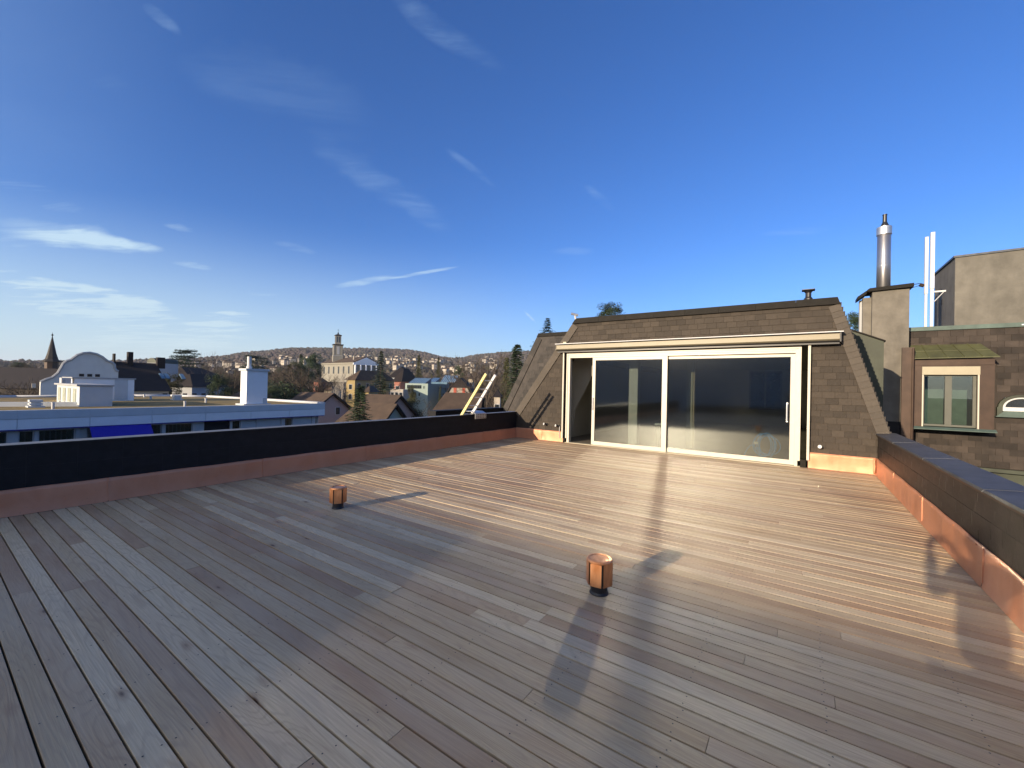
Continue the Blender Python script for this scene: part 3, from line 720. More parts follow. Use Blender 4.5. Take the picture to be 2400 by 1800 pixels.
# ------------------------------------------------------------------ roof ladder over the left parapet
ld = thing('roof_ladder', 'pale yellow and white roof ladder leaning over the left parapet with a chequered step', 'ladder', (-7.4, 8.7, .8))
sl = np.array((math.cos(R(54)), 0, math.sin(R(54))))
def rail(y, zt_, matn):
    top = np.array((-7.42+(zt_-.86)/math.tan(R(54)), y, zt_)); bot = top-sl*3.2
    MB().obox((top+bot)/2, sl*1.6, (0, .022, 0), np.cross(sl, [0, 1, 0])*.036).build('rail', M[matn], ld); return top
t1 = rail(8.5, 1.92, 'yellow'); t2 = rail(8.92, 1.90, 'white')
for k in range(8):
    p = t1-sl*(.22+.28*k); q = np.array((p[0], 8.95, p[2])); MB().tube([(p[0], 8.47, p[2]), q], .013, 8).build('rung', M['galv'], ld)
m = MB(); m.prism([(-7.62, 8.78, .90), (-7.36, 8.78, .90), (-7.22, 8.78, .845), (-7.22, 8.78, .838), (-7.36, 8.78, .893), (-7.62, 8.78, .893)], (0, .48, 0)); m.box((-7.223, 8.78, .70), (-7.217, 9.26, .838))
stp = m.build('step_plate', M['galv'], ld)
m = MB()
for i in range(6):
    for j in range(3): m.box((-7.216, 8.82+i*.075, .715+j*.042), (-7.212, 8.865+i*.075, .735+j*.042))
m.build('step_holes', M['black'], stp)

# ------------------------------------------------------------------ right: copper cheek, chimney, slate house with dormer
ck = thing('copper_cheek', 'dull green copper clad dormer cheek behind the right slope of the penthouse', 'dormer', (1.4, 13.5, 1))
MB().prism([(.7, 13.5, 3.38), (1.715, 13.5, 2.90), (1.715, 13.5, -2), (.7, 13.5, -2)], (0, .9, 0)).build('cheek', M['patina_d'], ck)
MB().prism([(.7, 13.47, 3.425), (1.745, 13.47, 2.93), (1.745, 13.47, 2.895), (.7, 13.47, 3.39)], (0, .96, 0)).build('edge_flashing', M['ridge'], ck)
ch = thing('chimney', 'tall rendered chimney with a stepped side and dark cap, right of the penthouse', 'chimney', (2.27, 17.0, 1))
MB().box((1.87, 17.0, .80), (2.72, 17.595, 4.80)).build('stack', M['render'], ch)
MB().box((1.66, 17.18, .80), (1.869, 17.595, 4.66)).build('side_stack', M['render'], ch)
MB().box((1.60, 17.35, .80), (1.659, 17.595, 4.62)).build('side_stack', M['wall_grey'], ch)
m = MB(); m.prism([(1.74, 16.90, 4.80), (2.80, 16.90, 4.84), (2.80, 16.90, 4.95), (1.80, 16.90, 4.905), (1.74, 16.90, 4.86)], (0, .8, 0)); m.prism([(1.52, 17.08, 4.60), (1.739, 17.08, 4.77), (1.739, 17.08, 4.87), (1.52, 17.08, 4.70)], (0, .62, 0))
m.build('cap', M['ridge'], ch)
MB().box((1.7, 16.97, .3), (2.62, 17.55, .799)).build('base', M['slate_black'], ch)
fl = thing('steel_flue', 'shiny stainless steel flue with black tip on top of the rendered chimney', 'flue', (2.16, 17.3, 4.9))
MB().lathe((2.16, 17.3, 0), [(.172, 4.86), (.168, 6.613)], 32).build('pipe', M['steel'], fl, smooth=True)
MB().lathe((2.16, 17.3, 0), [(.188, 6.613), (.188, 6.851), (.184, 6.856)], 32).build('collar', M['galv'], fl)
m = MB(); m.lathe((2.17, 17.3, 0), [(.095, 6.857), (.10, 6.906), (.07, 6.986), (.055, 7.016), (.052, 7.230), (.062, 7.235), (.062, 7.255)], 16); m.build('tip', M['black'], fl, smooth=False)
MB().lathe((2.16, 17.3, 0), [(.1735, 5.62), (.1735, 5.632)], 32).build('joint_ring', M['galv'], fl)

sh = thing('slate_house', 'weathered dark slate house with a copper dormer at the right edge', 'house', (4, 17.6, 0))
SY = 17.6; SX0 = 2.74; SX1 = 9.0
z_top = 3.60
MB().box((SX0, SY, -.42), (SX1, SY+.3, z_top-.02)).build('wall', M['slate_right'], sh)
MB().box((SX0, SY+.05, -14), (SX1, SY+8, -.42)).build('lower_wall', M['patina_d'], sh)
MB().box((SX0, SY+.301, -.42), (SX1, SY+8, z_top-.1)).build('body', M['slate_dark'], sh)
MB().prism([(SX0+.02, SY-.06, z_top-.02), (SX1, SY-.06, z_top-.02), (SX1, SY-.06, z_top+.10), (SX0+.02, SY-.06, z_top+.10)], (0, .3, 0)).build('copper_edge', M['patina_b'], sh)
MB().box((5.1, SY-.075, z_top+.02), (5.3, SY-.061, z_top+.05)).build('clip', M['galv'], sh)
MB().box((SX0-.0, SY-.16, -.52), (SX1, SY-.015, -.42)).build('gutter', M['patina_d'], sh)
# slates in courses
zz = -.40; k = 0; cnt = 0; restm = MB()
tm = MB(); tm.prism([(0, -.018, 0), (0, -.008, .19), (0, .001, .19), (0, .001, 0)], (1, 0, 0)); tmesh = tm.mesh('slate', M['slate_right'])
while zz < z_top-.05:
    x = SX0+.03-(k % 2)*.13
    h = min(.185, z_top-.03-zz)
    while x < 7.2:
        x1 = x+.27
        if x1 > SX0+.06 and not (x < 4.58 and x1 > 3.0 and .72 < zz+.1 < 3.06) and not (x < 5.5 and x1 > 4.62 and .95 < zz+.1 < 1.75):
            xa = max(x, SX0+.02)
            if cnt < 296 and x < 5.3:
                place('slate', tmesh, (xa+.002, SY-.002-.004*rnd.random(), zz), sh, scale=(x1-xa-.006, 1, (h+.006)/.19)); cnt += 1
            else: restm.box((xa+.002, SY-.016, zz), (x1-.004, SY+.001, zz+h-.004))
        x = x1
    zz += .18; k += 1
stuff(restm.build('slate_courses', M['slate_right'], sh))
print('right slates', cnt)
# dormer
dm_x0, dm_x1, dm_y = 2.84, 4.47, 17.0
m = MB(); m.box((dm_x0, dm_y, .66), (3.02, SY-.02, 2.68)); m.box((4.18, dm_y, .66), (dm_x1, SY-.02, 2.68)); m.box((3.0201, dm_y, 2.46), (4.1799, SY-.02, 2.68))
m.build('dormer_cladding', M['brown_cu'], sh)
MB().box((dm_x0+.05, dm_y-.015, .70), (dm_x0+.16, dm_y-.001, 2.40)).build('corner_bead', M['brown_cu'], sh)
MB().box((dm_x0-.03, dm_y-.02, 2.5), (dm_x1+.02, dm_y-.001, 2.52)).build('seam', M['brown_cu'], sh)
ra = [(dm_x0-.06, dm_y-.14, 2.68), (4.53, dm_y-.14, 2.70), (4.34, SY-.02, 3.12), (dm_x0-.06, SY-.02, 3.13)]
m = MB(); a = [np.array(p) for p in ra]; m.prism(a, (0, .0, .02)); rf = m.build('dormer_roof', M['patina'], sh)
for t in (.2, .42, .62, .82):
    p = a[0]*(1-t)+a[1]*t; q = a[3]*(1-t)+a[2]*t; MB().prism([p+[0, 0, .02], p+[.02, 0, .02], p+[.02, 0, .04], p+[0, 0, .04]], q-p).build('standing_seam', M['patina'], rf)
p, q = (a[0]+a[3])/2, (a[1]+a[2])/2; MB().prism([p+[0, 0, .021], p+[0, .03, .035], p+[0, .03, .045], p+[0, 0, .032]], q-p).build('cross_seam', M['patina'], rf)
# window
wx0, wx1, wz0, wz1 = 3.02, 4.18, .70, 2.46
MB().box((wx0-.005, dm_y-.03, 2.22), (wx1+.01, dm_y+.05, 2.455)).build('shutter_box', M['cream_d'], sh)
m = MB(); m.box((wx0+.0, dm_y-.02, wz0), (wx0+.03, dm_y+.05, 2.219)); m.box((wx1-.03, dm_y-.02, wz0), (wx1, dm_y+.05, 2.219)); m.build('guide_rail', M['cream'], sh)
m = MB(); yw = dm_y+.10
m.box((wx0+.031, yw, wz0+.02), (wx0+.07, yw+.05, 2.219)); m.box((wx1-.10, yw, wz0+.02), (wx1-.031, yw+.05, 2.219)); m.box((wx0+.0701, yw, wz0+.02), (wx1-.1001, yw+.05, wz0+.075)); m.box((wx0+.0701, yw, 2.18), (wx1-.1001, yw+.05, 2.219)); m.box((3.52, yw-.01, wz0+.0751), (3.66, yw+.05, 2.1799))
wn = m.build('window', M['frame_g'], sh)
MB().box((wx0+.0705, yw+.02, wz0+.0755), (3.5195, yw+.026, 2.1795)).build('pane', M['glass_old'], wn)
MB().box((3.6605, yw+.02, wz0+.0755), (wx1-.1005, yw+.026, 2.1795)).build('pane', M['glass_old'], wn)
MB().box((wx0+.10, yw+.10, wz0+.08), (3.51, yw+.12, 1.80)).build('blind', M['curtain'], wn)
MB().box((3.67, yw+.10, wz0+.08), (wx1-.19, yw+.12, 1.79)).build('blind', M['curtain'], wn)
MB().box((wx0+.03, yw+.25, wz0), (wx1-.03, yw+.27, 2.22)).build('dark_room', M['dark'], sh)
m = MB(); m.prism([(dm_x0-.04, dm_y-.10, .64), (dm_x0-.04, dm_y-.10, .62), (dm_x0-.04, SY, .57), (dm_x0-.04, SY, .70), (dm_x0-.04, dm_y+.0, .699)], (dm_x1-dm_x0+.08, 0, 0)); m.build('sill', M['patina_b'], sh)
# downpipe strip between chimney and dormer
MB().box((2.56, 16.9, .2), (2.83, 16.985, 3.03)).build('copper_strip', M['brown_cu'], sh)
MB().tube([(2.80, 16.86, .3), (2.80, 16.86, 3.0)], .03, 8).build('downpipe', M['brown_cu'], sh)
# arched window
ac = (5.12, SY-.02, 1.33); m = MB()
def arch(r0, r1, y0, y1, n=14, mi=0):
    for k in range(n):
        a0 = math.pi*k/n; a1 = math.pi*(k+1)/n
        P = [(ac[0]-r*math.cos(a), ac[2]+.78*r*math.sin(a)) for r, a in ((r0, a0), (r1, a0), (r1, a1), (r0, a1))]
        m.prism([(p[0], y0, p[1]) for p in P], (0, y1-y0, 0), mi)
arch(.36, .45, SY-.12, SY-.02); m.box((ac[0]-.47, SY-.12, 1.07), (ac[0]-.37, SY-.02, 1.329)); m.build('arch_hood', M['patina_d'], sh)
m = MB(); arch(.31, .355, SY-.10, SY-.03); m.box((ac[0]-.355, SY-.10, 1.22), (ac[0]+.355, SY-.03, 1.329)); m.build('arch_frame', M['white'], sh)
MB().box((ac[0]-.33, SY-.05, 1.33), (ac[0]+.33, SY-.035, 1.60)).build('arch_pane', M['win_far'], sh)
MB().prism([(ac[0]-.5, SY-.14, 1.05), (ac[0]-.34, SY-.14, 1.219), (ac[0]+.6, SY-.14, 1.219), (ac[0]+.6, SY-.14, 1.05)], (0, .12, 0)).build('arch_sill', M['patina_b'], sh)

lh = thing('lift_tower', 'beige rendered block rising above the slate house at the top right', 'building', (6, 22, 4))
LX, LY = 4.75, 22.0
MB().prism([(LX, LY, 3.4), (LX+6, LY, 3.4), (LX+6, LY, 6.80), (LX, LY, 6.75)], (0, 2.82, 0)).build('walls', M['concrete'], lh)
MB().prism([(LX-.05, LY-.05, 6.751), (LX+6.1, LY-.05, 6.84), (LX+6.1, LY-.05, 6.90), (LX-.05, LY-.05, 6.82)], (0, 2.92, 0)).build('roof_edge', M['cap'], lh)
MB().box((6.83, LY-.03, 5.28), (6.98, LY-.001, 5.38)).build('wall_vent', M['brown_cu'], lh)
MB().box((LX-.02, LY+1.6, 5.3), (LX-.001, LY+1.68, 5.5)).build('mark', M['dark'], lh)
def ant(x, y, z0, z1, zs, label, w=.045):
    t = thing('antenna', label, 'antenna', (x, y, z0), 'white mobile phone antennas on the roof')
    MB().box((x-w, y-.05, z0+ (zs-z0)), (x+w, y+.05, z1)).build('panel', M['white'], t)
    MB().box((x-w*.75, y-.03, z0), (x+w*.75, y+.03, zs-.001)).build('post', M['white'], t)
    b = MB()
    zz = z0+.15
    while zz < zs+.45: b.box((x-.012, y-.062, zz), (x+.012, y-.0505, zz+.03)); zz += .24
    b.build('bolts', M['galv'], t)
    return t
_q = planeY(2186, 545, 19.2); _q2 = planeY(2172, 556, 19.5)
a1 = ant(_q[0], 19.2, 3.6, _q[2], 5.15, 'taller white antenna, on the right of the pair above the slate house', .050)
a2 = ant(_q2[0], 19.5, 3.6, _q2[2], 5.05, 'shorter white antenna, on the left of the pair above the slate house', .042)
for zz in (3.84, 5.02):
    m = MB(); m.box((_q[0]+.055, 19.18, zz), (_q[0]+.33, 19.22, zz+.05)); m.tube([(_q[0]+.06, 19.2, zz-.30), (_q[0]+.29, 19.2, zz+.01)], .012, 6); m.build('bracket', M['white'], a1)
m = MB(); m.tube([(_q2[0]-.05, 19.5, 5.33), (_q2[0]-.16, 19.5, 5.38)], .06, 8); m.build('drum', M['brown_cu'], a2)
wr = thing('stay_cable', 'thin dark stay cables running from the chimney top to the antennas', 'cable', (2.4, 17.6, 5))
m = MB(); m.tube([(2.34, 17.4, 4.96), (2.6, 18.2, 5.12), (_q2[0]-.15, 19.5, 5.42)], .012, 5); m.tube([(2.36, 17.4, 4.95), (2.5, 17.9, 5.03)], .022, 5); m.build('upper_cable', M['ridge'], wr)
MB().tube([(2.72, 17.6, 4.88), (_q2[0]-.15, 19.5, 5.36)], .009, 5).build('lower_cable', M['ridge'], wr)

# ------------------------------------------------------------------ left behind: second mansard and its parapet
bh = thing('mansard_roof', 'darker weathered slate mansard roof behind the left slope of the penthouse', 'roof', (-10, 17, 2))
HY = 17.0
def hl(z): return -12.29+(z-.33)*(2.08/3.82)
MB().prism([(hl(-3), HY+.03, -3), (-7.6, HY+.03, -3), (-7.6, HY+.03, 4.1), (hl(4.1), HY+.03, 4.1)], (0, 6, 0)).build('body', M['slate_dark'], bh)
MB().prism([(hl(4.0), HY-.03, 4.0), (-7.6, HY-.03, 4.0), (-7.6, HY-.03, 4.16), (hl(4.16), HY-.03, 4.16)], (0, .2, 0)).build('ridge_sheet', M['ridge'], bh)
band((hl(-.4), -.4), (hl(4.0), 4.0), .30, 1, bh, 22, HY+.03, 'slate_dark')
z = -.2; k = 0
while z < 3.98:
    x = hl(z+.1)+.34-(k % 2)*.16
    while x < -7.0+ (4-z)*-.55+1.2:
        z1 = min(z+.19, 3.995)
        poly = clip([(x+.003, z), (x+.317, z), (x+.317, z1), (x+.003, z1)], -1, 2.08/3.82, 12.29-.33-.33*2.08/3.82+.0)
        if poly: tile(poly, bh, HY+.03, .02, 'slate_dark')
        x += .32
    z += .185; k += 1
m = MB(); m.tube([(-9.0, HY-.02, 3.42), (-9.05, HY-.12, 3.55)], .012, 5); m.tube([(-8.9, HY-.02, 3.42), (-8.85, HY-.12, 3.55)], .012, 5); m.build('snow_hook', M['galv'], bh)
lp2 = thing('parapet_wall', 'short black parapet of the next roof, beyond the ladder', 'parapet wall', (-12.3, 14.5, 0))
MB().box((-12.6, 12.3, -3), (-12.2, 17.0, .50)).build('core', M['slate_black'], lp2)
MB().box((-12.63, 12.28, .50), (-12.17, 17.0, .54)).build('cap', M['slate_black'], lp2)

# our building below the terrace
ob = thing('apartment_building', 'own apartment building carrying the terrace, seen only from its top', 'building', (-3, 2, -8))
MB().prism([(XL-.2, -16, .40), (XR+.31, -16, .40), (XR+.8, -16, -2.6), (XR+.8, -16, GZ-.5), (XL-2.6, -16, GZ-.5), (XL-2.6, -16, -2.6)], (0, .3, 0)).build('gable_wall', M['slate_dark'], ob)
MB().prism([(XL-.17, -15.69, -.31), (XR+.27, -15.69, -.31), (XR+.8, -15.69, -2.6), (XR+.8, -15.69, GZ-.5), (XL-2.6, -15.69, GZ-.5), (XL-2.6, -15.69, -2.6)], (0, 35.5, 0)).build('storeys', M['slate_dark'], ob)
# rear pavilion behind the camera: throws the wide shade over the near deck
rpv = thing('rear_building', 'dark slate building closing the terrace behind the camera', 'building', (-3, -12, 2))
RH_ = 5.4
RYB = 3.66-RH_*math.cos(SUN_AZ)/math.tan(SUN_EL)
MB().prism([(-30, RYB, -13), (10, RYB, -13), (10, RYB, RH_), (-30, RYB, RH_)], (0, -7, 0)).build('walls', M['wall_grey'], rpv)
MB().box((-30.1, RYB-7.1, RH_+.001), (10.1, RYB+.0, RH_+.005)).build('roof_edge', M['ridge'], rpv)

# ------------------------------------------------------------------ the photographer (throws the shadow on the right parapet)
def skin_mesh(name, joints, edges, rad, mats, sub=2, parent=None, root=0):
    me = bpy.data.meshes.new(name); me.from_pydata([tuple(map(float, j)) for j in joints], edges, [])
    o = bpy.data.objects.new(name, me); COL.objects.link(o)
    mod = o.modifiers.new('Skin', 'SKIN'); mod.use_smooth_shade = True
    for i, r_ in enumerate(rad): me.skin_vertices[0].data[i].radius = (r_, r_) if np.isscalar(r_) else r_
    me.skin_vertices[0].data[root].use_root = True
    sb = o.modifiers.new('Sub', 'SUBSURF'); sb.levels = sub; sb.render_levels = sub
    me.materials.append(mats)
    if parent: o.parent = parent
    return o
PX, PY = -.06, -.52; fw = np.array([FWD[0], FWD[1], 0]); fw /= np.linalg.norm(fw); rt = np.array([fw[1], -fw[0], 0])
pr = thing('person', 'photographer in dark jacket and jeans holding up a phone, seen only by shadow', 'person', (PX, PY, 0))
def L(r_, f_, z_): return tuple(rt*r_+fw*f_+np.array([0, 0, z_]))
J = [L(0, 0, .95), L(0, .01, 1.12), L(0, .02, 1.30), L(0, .01, 1.44), L(0, .03, 1.52), L(-.17, .0, 1.42), L(.17, .0, 1.42), L(-.25, .14, 1.22), L(.25, .14, 1.22), L(-.14, .34, 1.44), L(.14, .34, 1.44)]
skin_mesh('jacket', J, [(0, 1), (1, 2), (2, 3), (3, 4), (3, 5), (3, 6), (5, 7), (6, 8), (7, 9), (8, 10)], [(.17, .12), (.16, .115), (.18, .12), (.15, .10), (.065, .065), (.085, .085), (.085, .085), (.055, .055), (.055, .055), (.04, .04), (.04, .04)], M['cloth'], 2, pr)
J = [L(0, 0, .95), L(-.10, 0, .86), L(.10, 0, .86), L(-.12, .02, .48), L(.12, .02, .48), L(-.13, -.01, .09), L(.13, -.01, .09)]
skin_mesh('trousers', J, [(0, 1), (0, 2), (1, 3), (2, 4), (3, 5), (4, 6)], [(.165, .12), (.10, .10), (.10, .10), (.062, .062), (.062, .062), (.048, .048), (.048, .048)], M['jeans'], 2, pr)
J = [L(0, .03, 1.50), L(0, .04, 1.58), L(0, .055, 1.66), L(0, .045, 1.73), L(0, .13, 1.635), L(0, .15, 1.655)]
skin_mesh('head', J, [(0, 1), (1, 2), (2, 3), (2, 4), (4, 5)], [.052, .058, (.078, .09), (.07, .08), .028, .012], M['skin'], 2, pr)
skin_mesh('hair', [L(0, .03, 1.70), L(0, .02, 1.76), L(0, -.03, 1.68)], [(0, 1), (0, 2)], [.084, .075, .075], M['hair'], 2, pr)
for s in (-1, 1):
    J = [L(.14*s, .34, 1.44), L(.125*s, .38, 1.50), L(.115*s, .40, 1.55)]
    E_ = [(0, 1), (1, 2)]; Rr = [.026, (.032, .02), (.03, .018)]
    h_ = skin_mesh('hand', J, E_, Rr, M['skin'], 2, pr)
    for k in range(4):
        zf = 1.575-.022*k; b0 = np.array(L(.115*s, .40, zf)); b1 = np.array(L(.10*s, .43, zf)); b2 = np.array(L((.078-.002*k)*s, .445, zf)); b3 = np.array(L((.062)*s, .44, zf))
        skin_mesh('finger', [b0, b1, b2, b3], [(0, 1), (1, 2), (2, 3)], [.0095, .009, .008, .0065], M['skin'], 1, h_)
    skin_mesh('thumb', [L(.12*s, .385, 1.51), L(.10*s, .37, 1.53), L(.075*s, .385, 1.545)], [(0, 1), (1, 2)], [.012, .010, .008], M['skin'], 1, h_)
    MB().obox(np.array(L(.13*s, .06, .045)), rt*.045, fw*.13, (0, 0, .045)).build('shoe', M['black'], None).parent = pr
pn = thing('phone', 'dark phone held upright by the photographer', 'phone', (0, 0, 1.57)); 
MB().obox(np.array((PX, PY, 1.56))+fw*.425, rt*.075, fw*.004, (0, 0, .037)).build('case', M['black'], pn)

# ------------------------------------------------------------------ white flat-roofed neighbour
BX = -25.0
wb = thing('flat_roof_building', 'long white flat-roofed building with blue awning and mossy roof, beyond the left parapet', 'building', (BX, 8, 0))
foot = [(-25, -6), (-25, 15.22), (-33.8, 14.6), (-39.6, 13.9), (-41.6, 12.1), (-42, 9.9), (-41, 4), (-41, -6)]
MB().prism([(x-(1.1 if x > -30 else .6), y-(.25 if y > 14 else 0), GZ-.5) for x, y in foot], (0, 0, -GZ+.5-.52)).build('storeys', M['white_b2'], wb)
MB().prism([(x, y, -.515) for x, y in foot], (0, 0, .70)).build('roof_slab', M['white_b2'], wb)
MB().prism([(x*.985-.45, y*.985-.1, .186) for x, y in foot], (0, 0, .03)).build('moss', M['moss'], wb)
# fascia panels
JY = [-6, -3.9, -1.76, .38, 2.48, 4.50, 6.58, 8.73, 10.87, 13.0, 15.24]
for a, b in zip(JY, JY[1:]):
    MB().box((BX, a+.01, -.49), (BX+.04, b-.01, -.10)).build('fascia_panel', M['white_b'], wb)
    MB().prism([(BX+.0, a, -.085), (BX+.05, a, -.085), (BX+.02, a, .25), (BX-.10, a, .26), (BX-.10, a, .19)], (0, b-a-.004, 0)).build('roof_edge', M['white_b2'], wb)
MB().box((BX-.02, -6, -.53), (BX+.03, 15.2, -.50)).build('shadow_line', M['blue'], wb)  # blue strip painted in as the shadow line under the fascia
# far roof rim
m = MB()
for p, q in zip(foot[1:-1], foot[2:]):
    m.tube([(p[0], p[1], .27), (q[0], q[1], .27)], .09, 8)
m.build('roof_rim', M['white'], wb, smooth=True)
# window band
seq = [(-.5, 2.28, 'g'), (2.28, 2.55, 'w'), (2.56, 2.96, 'g'), (2.97, 3.07, 'w'), (3.08, 4.12, 'g'), (4.13, 4.27, 'w'), (4.28, 4.50, 'c'), (6.58, 7.04, 'g'), (7.05, 7.17, 'w'), (7.18, 8.28, 'g'), (8.29, 8.44, 'w'), (8.45, 8.80, 'c'), (8.81, 9.97, 'd'),
       (9.98, 10.07, 'w'), (10.08, 10.49, 'g'), (10.5, 10.60, 'w'), (10.61, 11.30, 'c'), (11.31, 11.36, 'w'), (11.37, 12.68, 'c'), (12.69, 12.89, 'w'), (12.90, 13.36, 'g'), (13.37, 13.45, 'w'), (13.46, 14.58, 'c'), (14.59, 14.80, 'w'), (14.81, 14.95, 'g'), (14.96, 15.0, 'w')]
wf = BX-.36
for a, b, t in seq:
    if t == 'w': MB().box((wf, a, -2.6), (wf+.08, b, -.54)).build('pilaster', M['white'], wb)
    elif t == 'g':
        f = MB(); f.box((wf-.01, a+.001, -.62), (wf+.03, b-.001, -.55)); f.box((wf-.01, a+.001, -2.3), (wf+.03, b-.001, -2.2)); f.box((wf-.009, a+.001, -2.2), (wf+.029, a+.03, -.62)); f.box((wf-.009, b-.03, -2.2), (wf+.029, b-.001, -.62)); w_ = f.build('window', M['white'], wb)
        MB().box((wf-.006, a+.031, -2.199), (wf, b-.031, -.621)).build('pane', M['glass_old'], w_)
        x = a+.05
        c = MB()
        while x < b-.1: c.box((wf-.14, x, -2.2), (wf-.12, min(x+.11, b), -.62)); x += .16
        c.build('curtain', M['curtain'], w_)
    elif t == 'c': MB().box((wf-.02, a+.001, -2.4), (wf+.02, b-.001, -.56)).build('blind_panel', M['white_b2'], wb)
    else: MB().box((wf-.02, a+.001, -2.4), (wf-.01, b-.001, -.56)).build('dark_opening', M['dark'], wb)
m = MB(); m.prism([(BX-.3, 4.50, -.56), (BX+.03, 4.50, -.535), (BX+.75, 4.50, -1.18), (BX+.75, 4.50, -1.30), (BX+.73, 4.50, -1.30), (BX+.73, 4.50, -1.2), (BX+.03, 4.50, -.56)], (0, 2.04, 0))
m.build('awning_cloth', M['blue'], wb)

wc = thing('white_chimney', 'tall white square chimney with short flue on the flat mossy roof', 'chimney', (-26, 11.4, .2))
MB().box((-26.35, 10.88, .3), (-25.6, 12.0, 2.18)).build('shaft', M['white_b'], wc)
MB().box((-26.45, 10.80, 2.1805), (-25.52, 12.06, 2.30)).build('cap', M['white_b2'], wc)
MB().box((-26.5, 10.7, .2), (-25.45, 12.15, .2995)).build('base', M['white'], wc)
MB().lathe((-26.1, 11.2, 0), [(.15, 2.3), (.15, 2.42), (.11, 2.45), (.11, 3.0)], 14).build('flue', M['white'], wc, smooth=False)
MB().box((-25.599, 11.75, .30), (-25.58, 11.98, .62)).build('grille', M['white_b2'], wc)
rb = thing('roof_box', 'grey rooftop plant box with sunlit louvres on its short side', 'roof box', (-28, 5, .2))
MB().box((-32.7, 4.6, .2), (-27.6, 5.74, 1.18)).build('casing', M['white_b2'], rb)
MB().box((-32.8, 4.5, 1.181), (-27.55, 5.79, 1.26)).build('lid', M['wall_grey'], rb)
for k in range(4):
    MB().box((-32.3+k*1.15, 4.58, .38), (-32.3+k*1.15+.6, 4.599, 1.05)).build('louvre', M['curtain'], rb)
    MB().box((-32.3+k*1.15, 4.55, .26), (-32.3+k*1.15+.6, 4.599, .36)).build('ledge', M['white'], rb)
rb2 = thing('roof_box', 'long white rooftop hut with a grey door panel behind the louvred box', 'roof box', (-35, 7, .2))
MB().box((-36.6, 5.45, .2), (-34.0, 8.05, 1.52)).build('casing', M['white_b'], rb2)
MB().box((-36.7, 5.35, 1.521), (-33.95, 8.12, 1.60)).build('lid', M['wall_grey'], rb2)
MB().box((-33.999, 7.15, .3), (-33.97, 7.75, 1.5)).build('door', M['white_b2'], rb2)
rb3 = thing('roof_box', 'small bright white box on the roof left of the long hut', 'roof box', (-34, 4.6, .2))
MB().box((-34.6, 4.95, .2), (-34.05, 5.33, 1.55)).build('casing', M['white'], rb3)
MB().box((-34.049, 5.0, 1.1), (-34.03, 5.1, 1.45)).build('slot', M['wall_grey'], rb3)
lw = thing('roof_kerb', 'low grey kerb wall on the mossy roof in front of the louvred box', 'kerb', (-28, 3, .2))
MB().prism([(-27.75, 5.1, .2), (-30.2, 0, .2), (-30.4, 0, .2), (-28.0, 5.25, .2)], (0, 0, .22)).build('kerb', M['white_b2'], lw)
for i, (px, py, h, r_, lab) in enumerate(((124, 959, .28, .05, 'short white roof pipe with dark cap near the left end of the mossy roof'), (433, 953, .26, .05, 'white roof pipe nearest the roof edge, left of the white chimney'), (482, 944, .26, .05, 'white roof pipe in the middle of the moss, left of the white chimney'), (338, 931, .2, .06, 'white roof pipe at the far rim of the mossy roof'), (353, 936, .2, .06, 'dull roof pipe just in front of the far rim of the mossy roof'))):
    p = gz(px, py, .21); MB()
    o = MB().lathe((p[0], p[1], .2), [(r_, 0), (r_, h), (r_*1.3, h), (r_*1.3, h+.03)], 10).build('roof_pipe', M['white']); tag(o, lab, 'pipe', 'pipes on the mossy flat roof')
for px, py, lab in ((83, 955, 'grey louvred roof fan box near the left end of the mossy roof'), (415, 938, 'grey louvred roof fan box in the middle of the mossy roof')):
    p = gz(px, py, .21); t = thing('roof_fan', lab, 'vent', (p[0], p[1], .2))
    m = MB(); m.box((p[0]-.4, p[1]-.25, .2), (p[0]+.3, p[1]+.25, .28)); m.box((p[0]-.3, p[1]-.2, .33), (p[0]+.2, p[1]+.2, .40)); m.box((p[0]-.3, p[1]-.2, .45), (p[0]+.2, p[1]+.2, .55)); m.box((p[0]-.25, p[1]-.15, .28), (p[0]+.15, p[1]+.15, .45)); m.build('louvres', M['white_b2'], t)

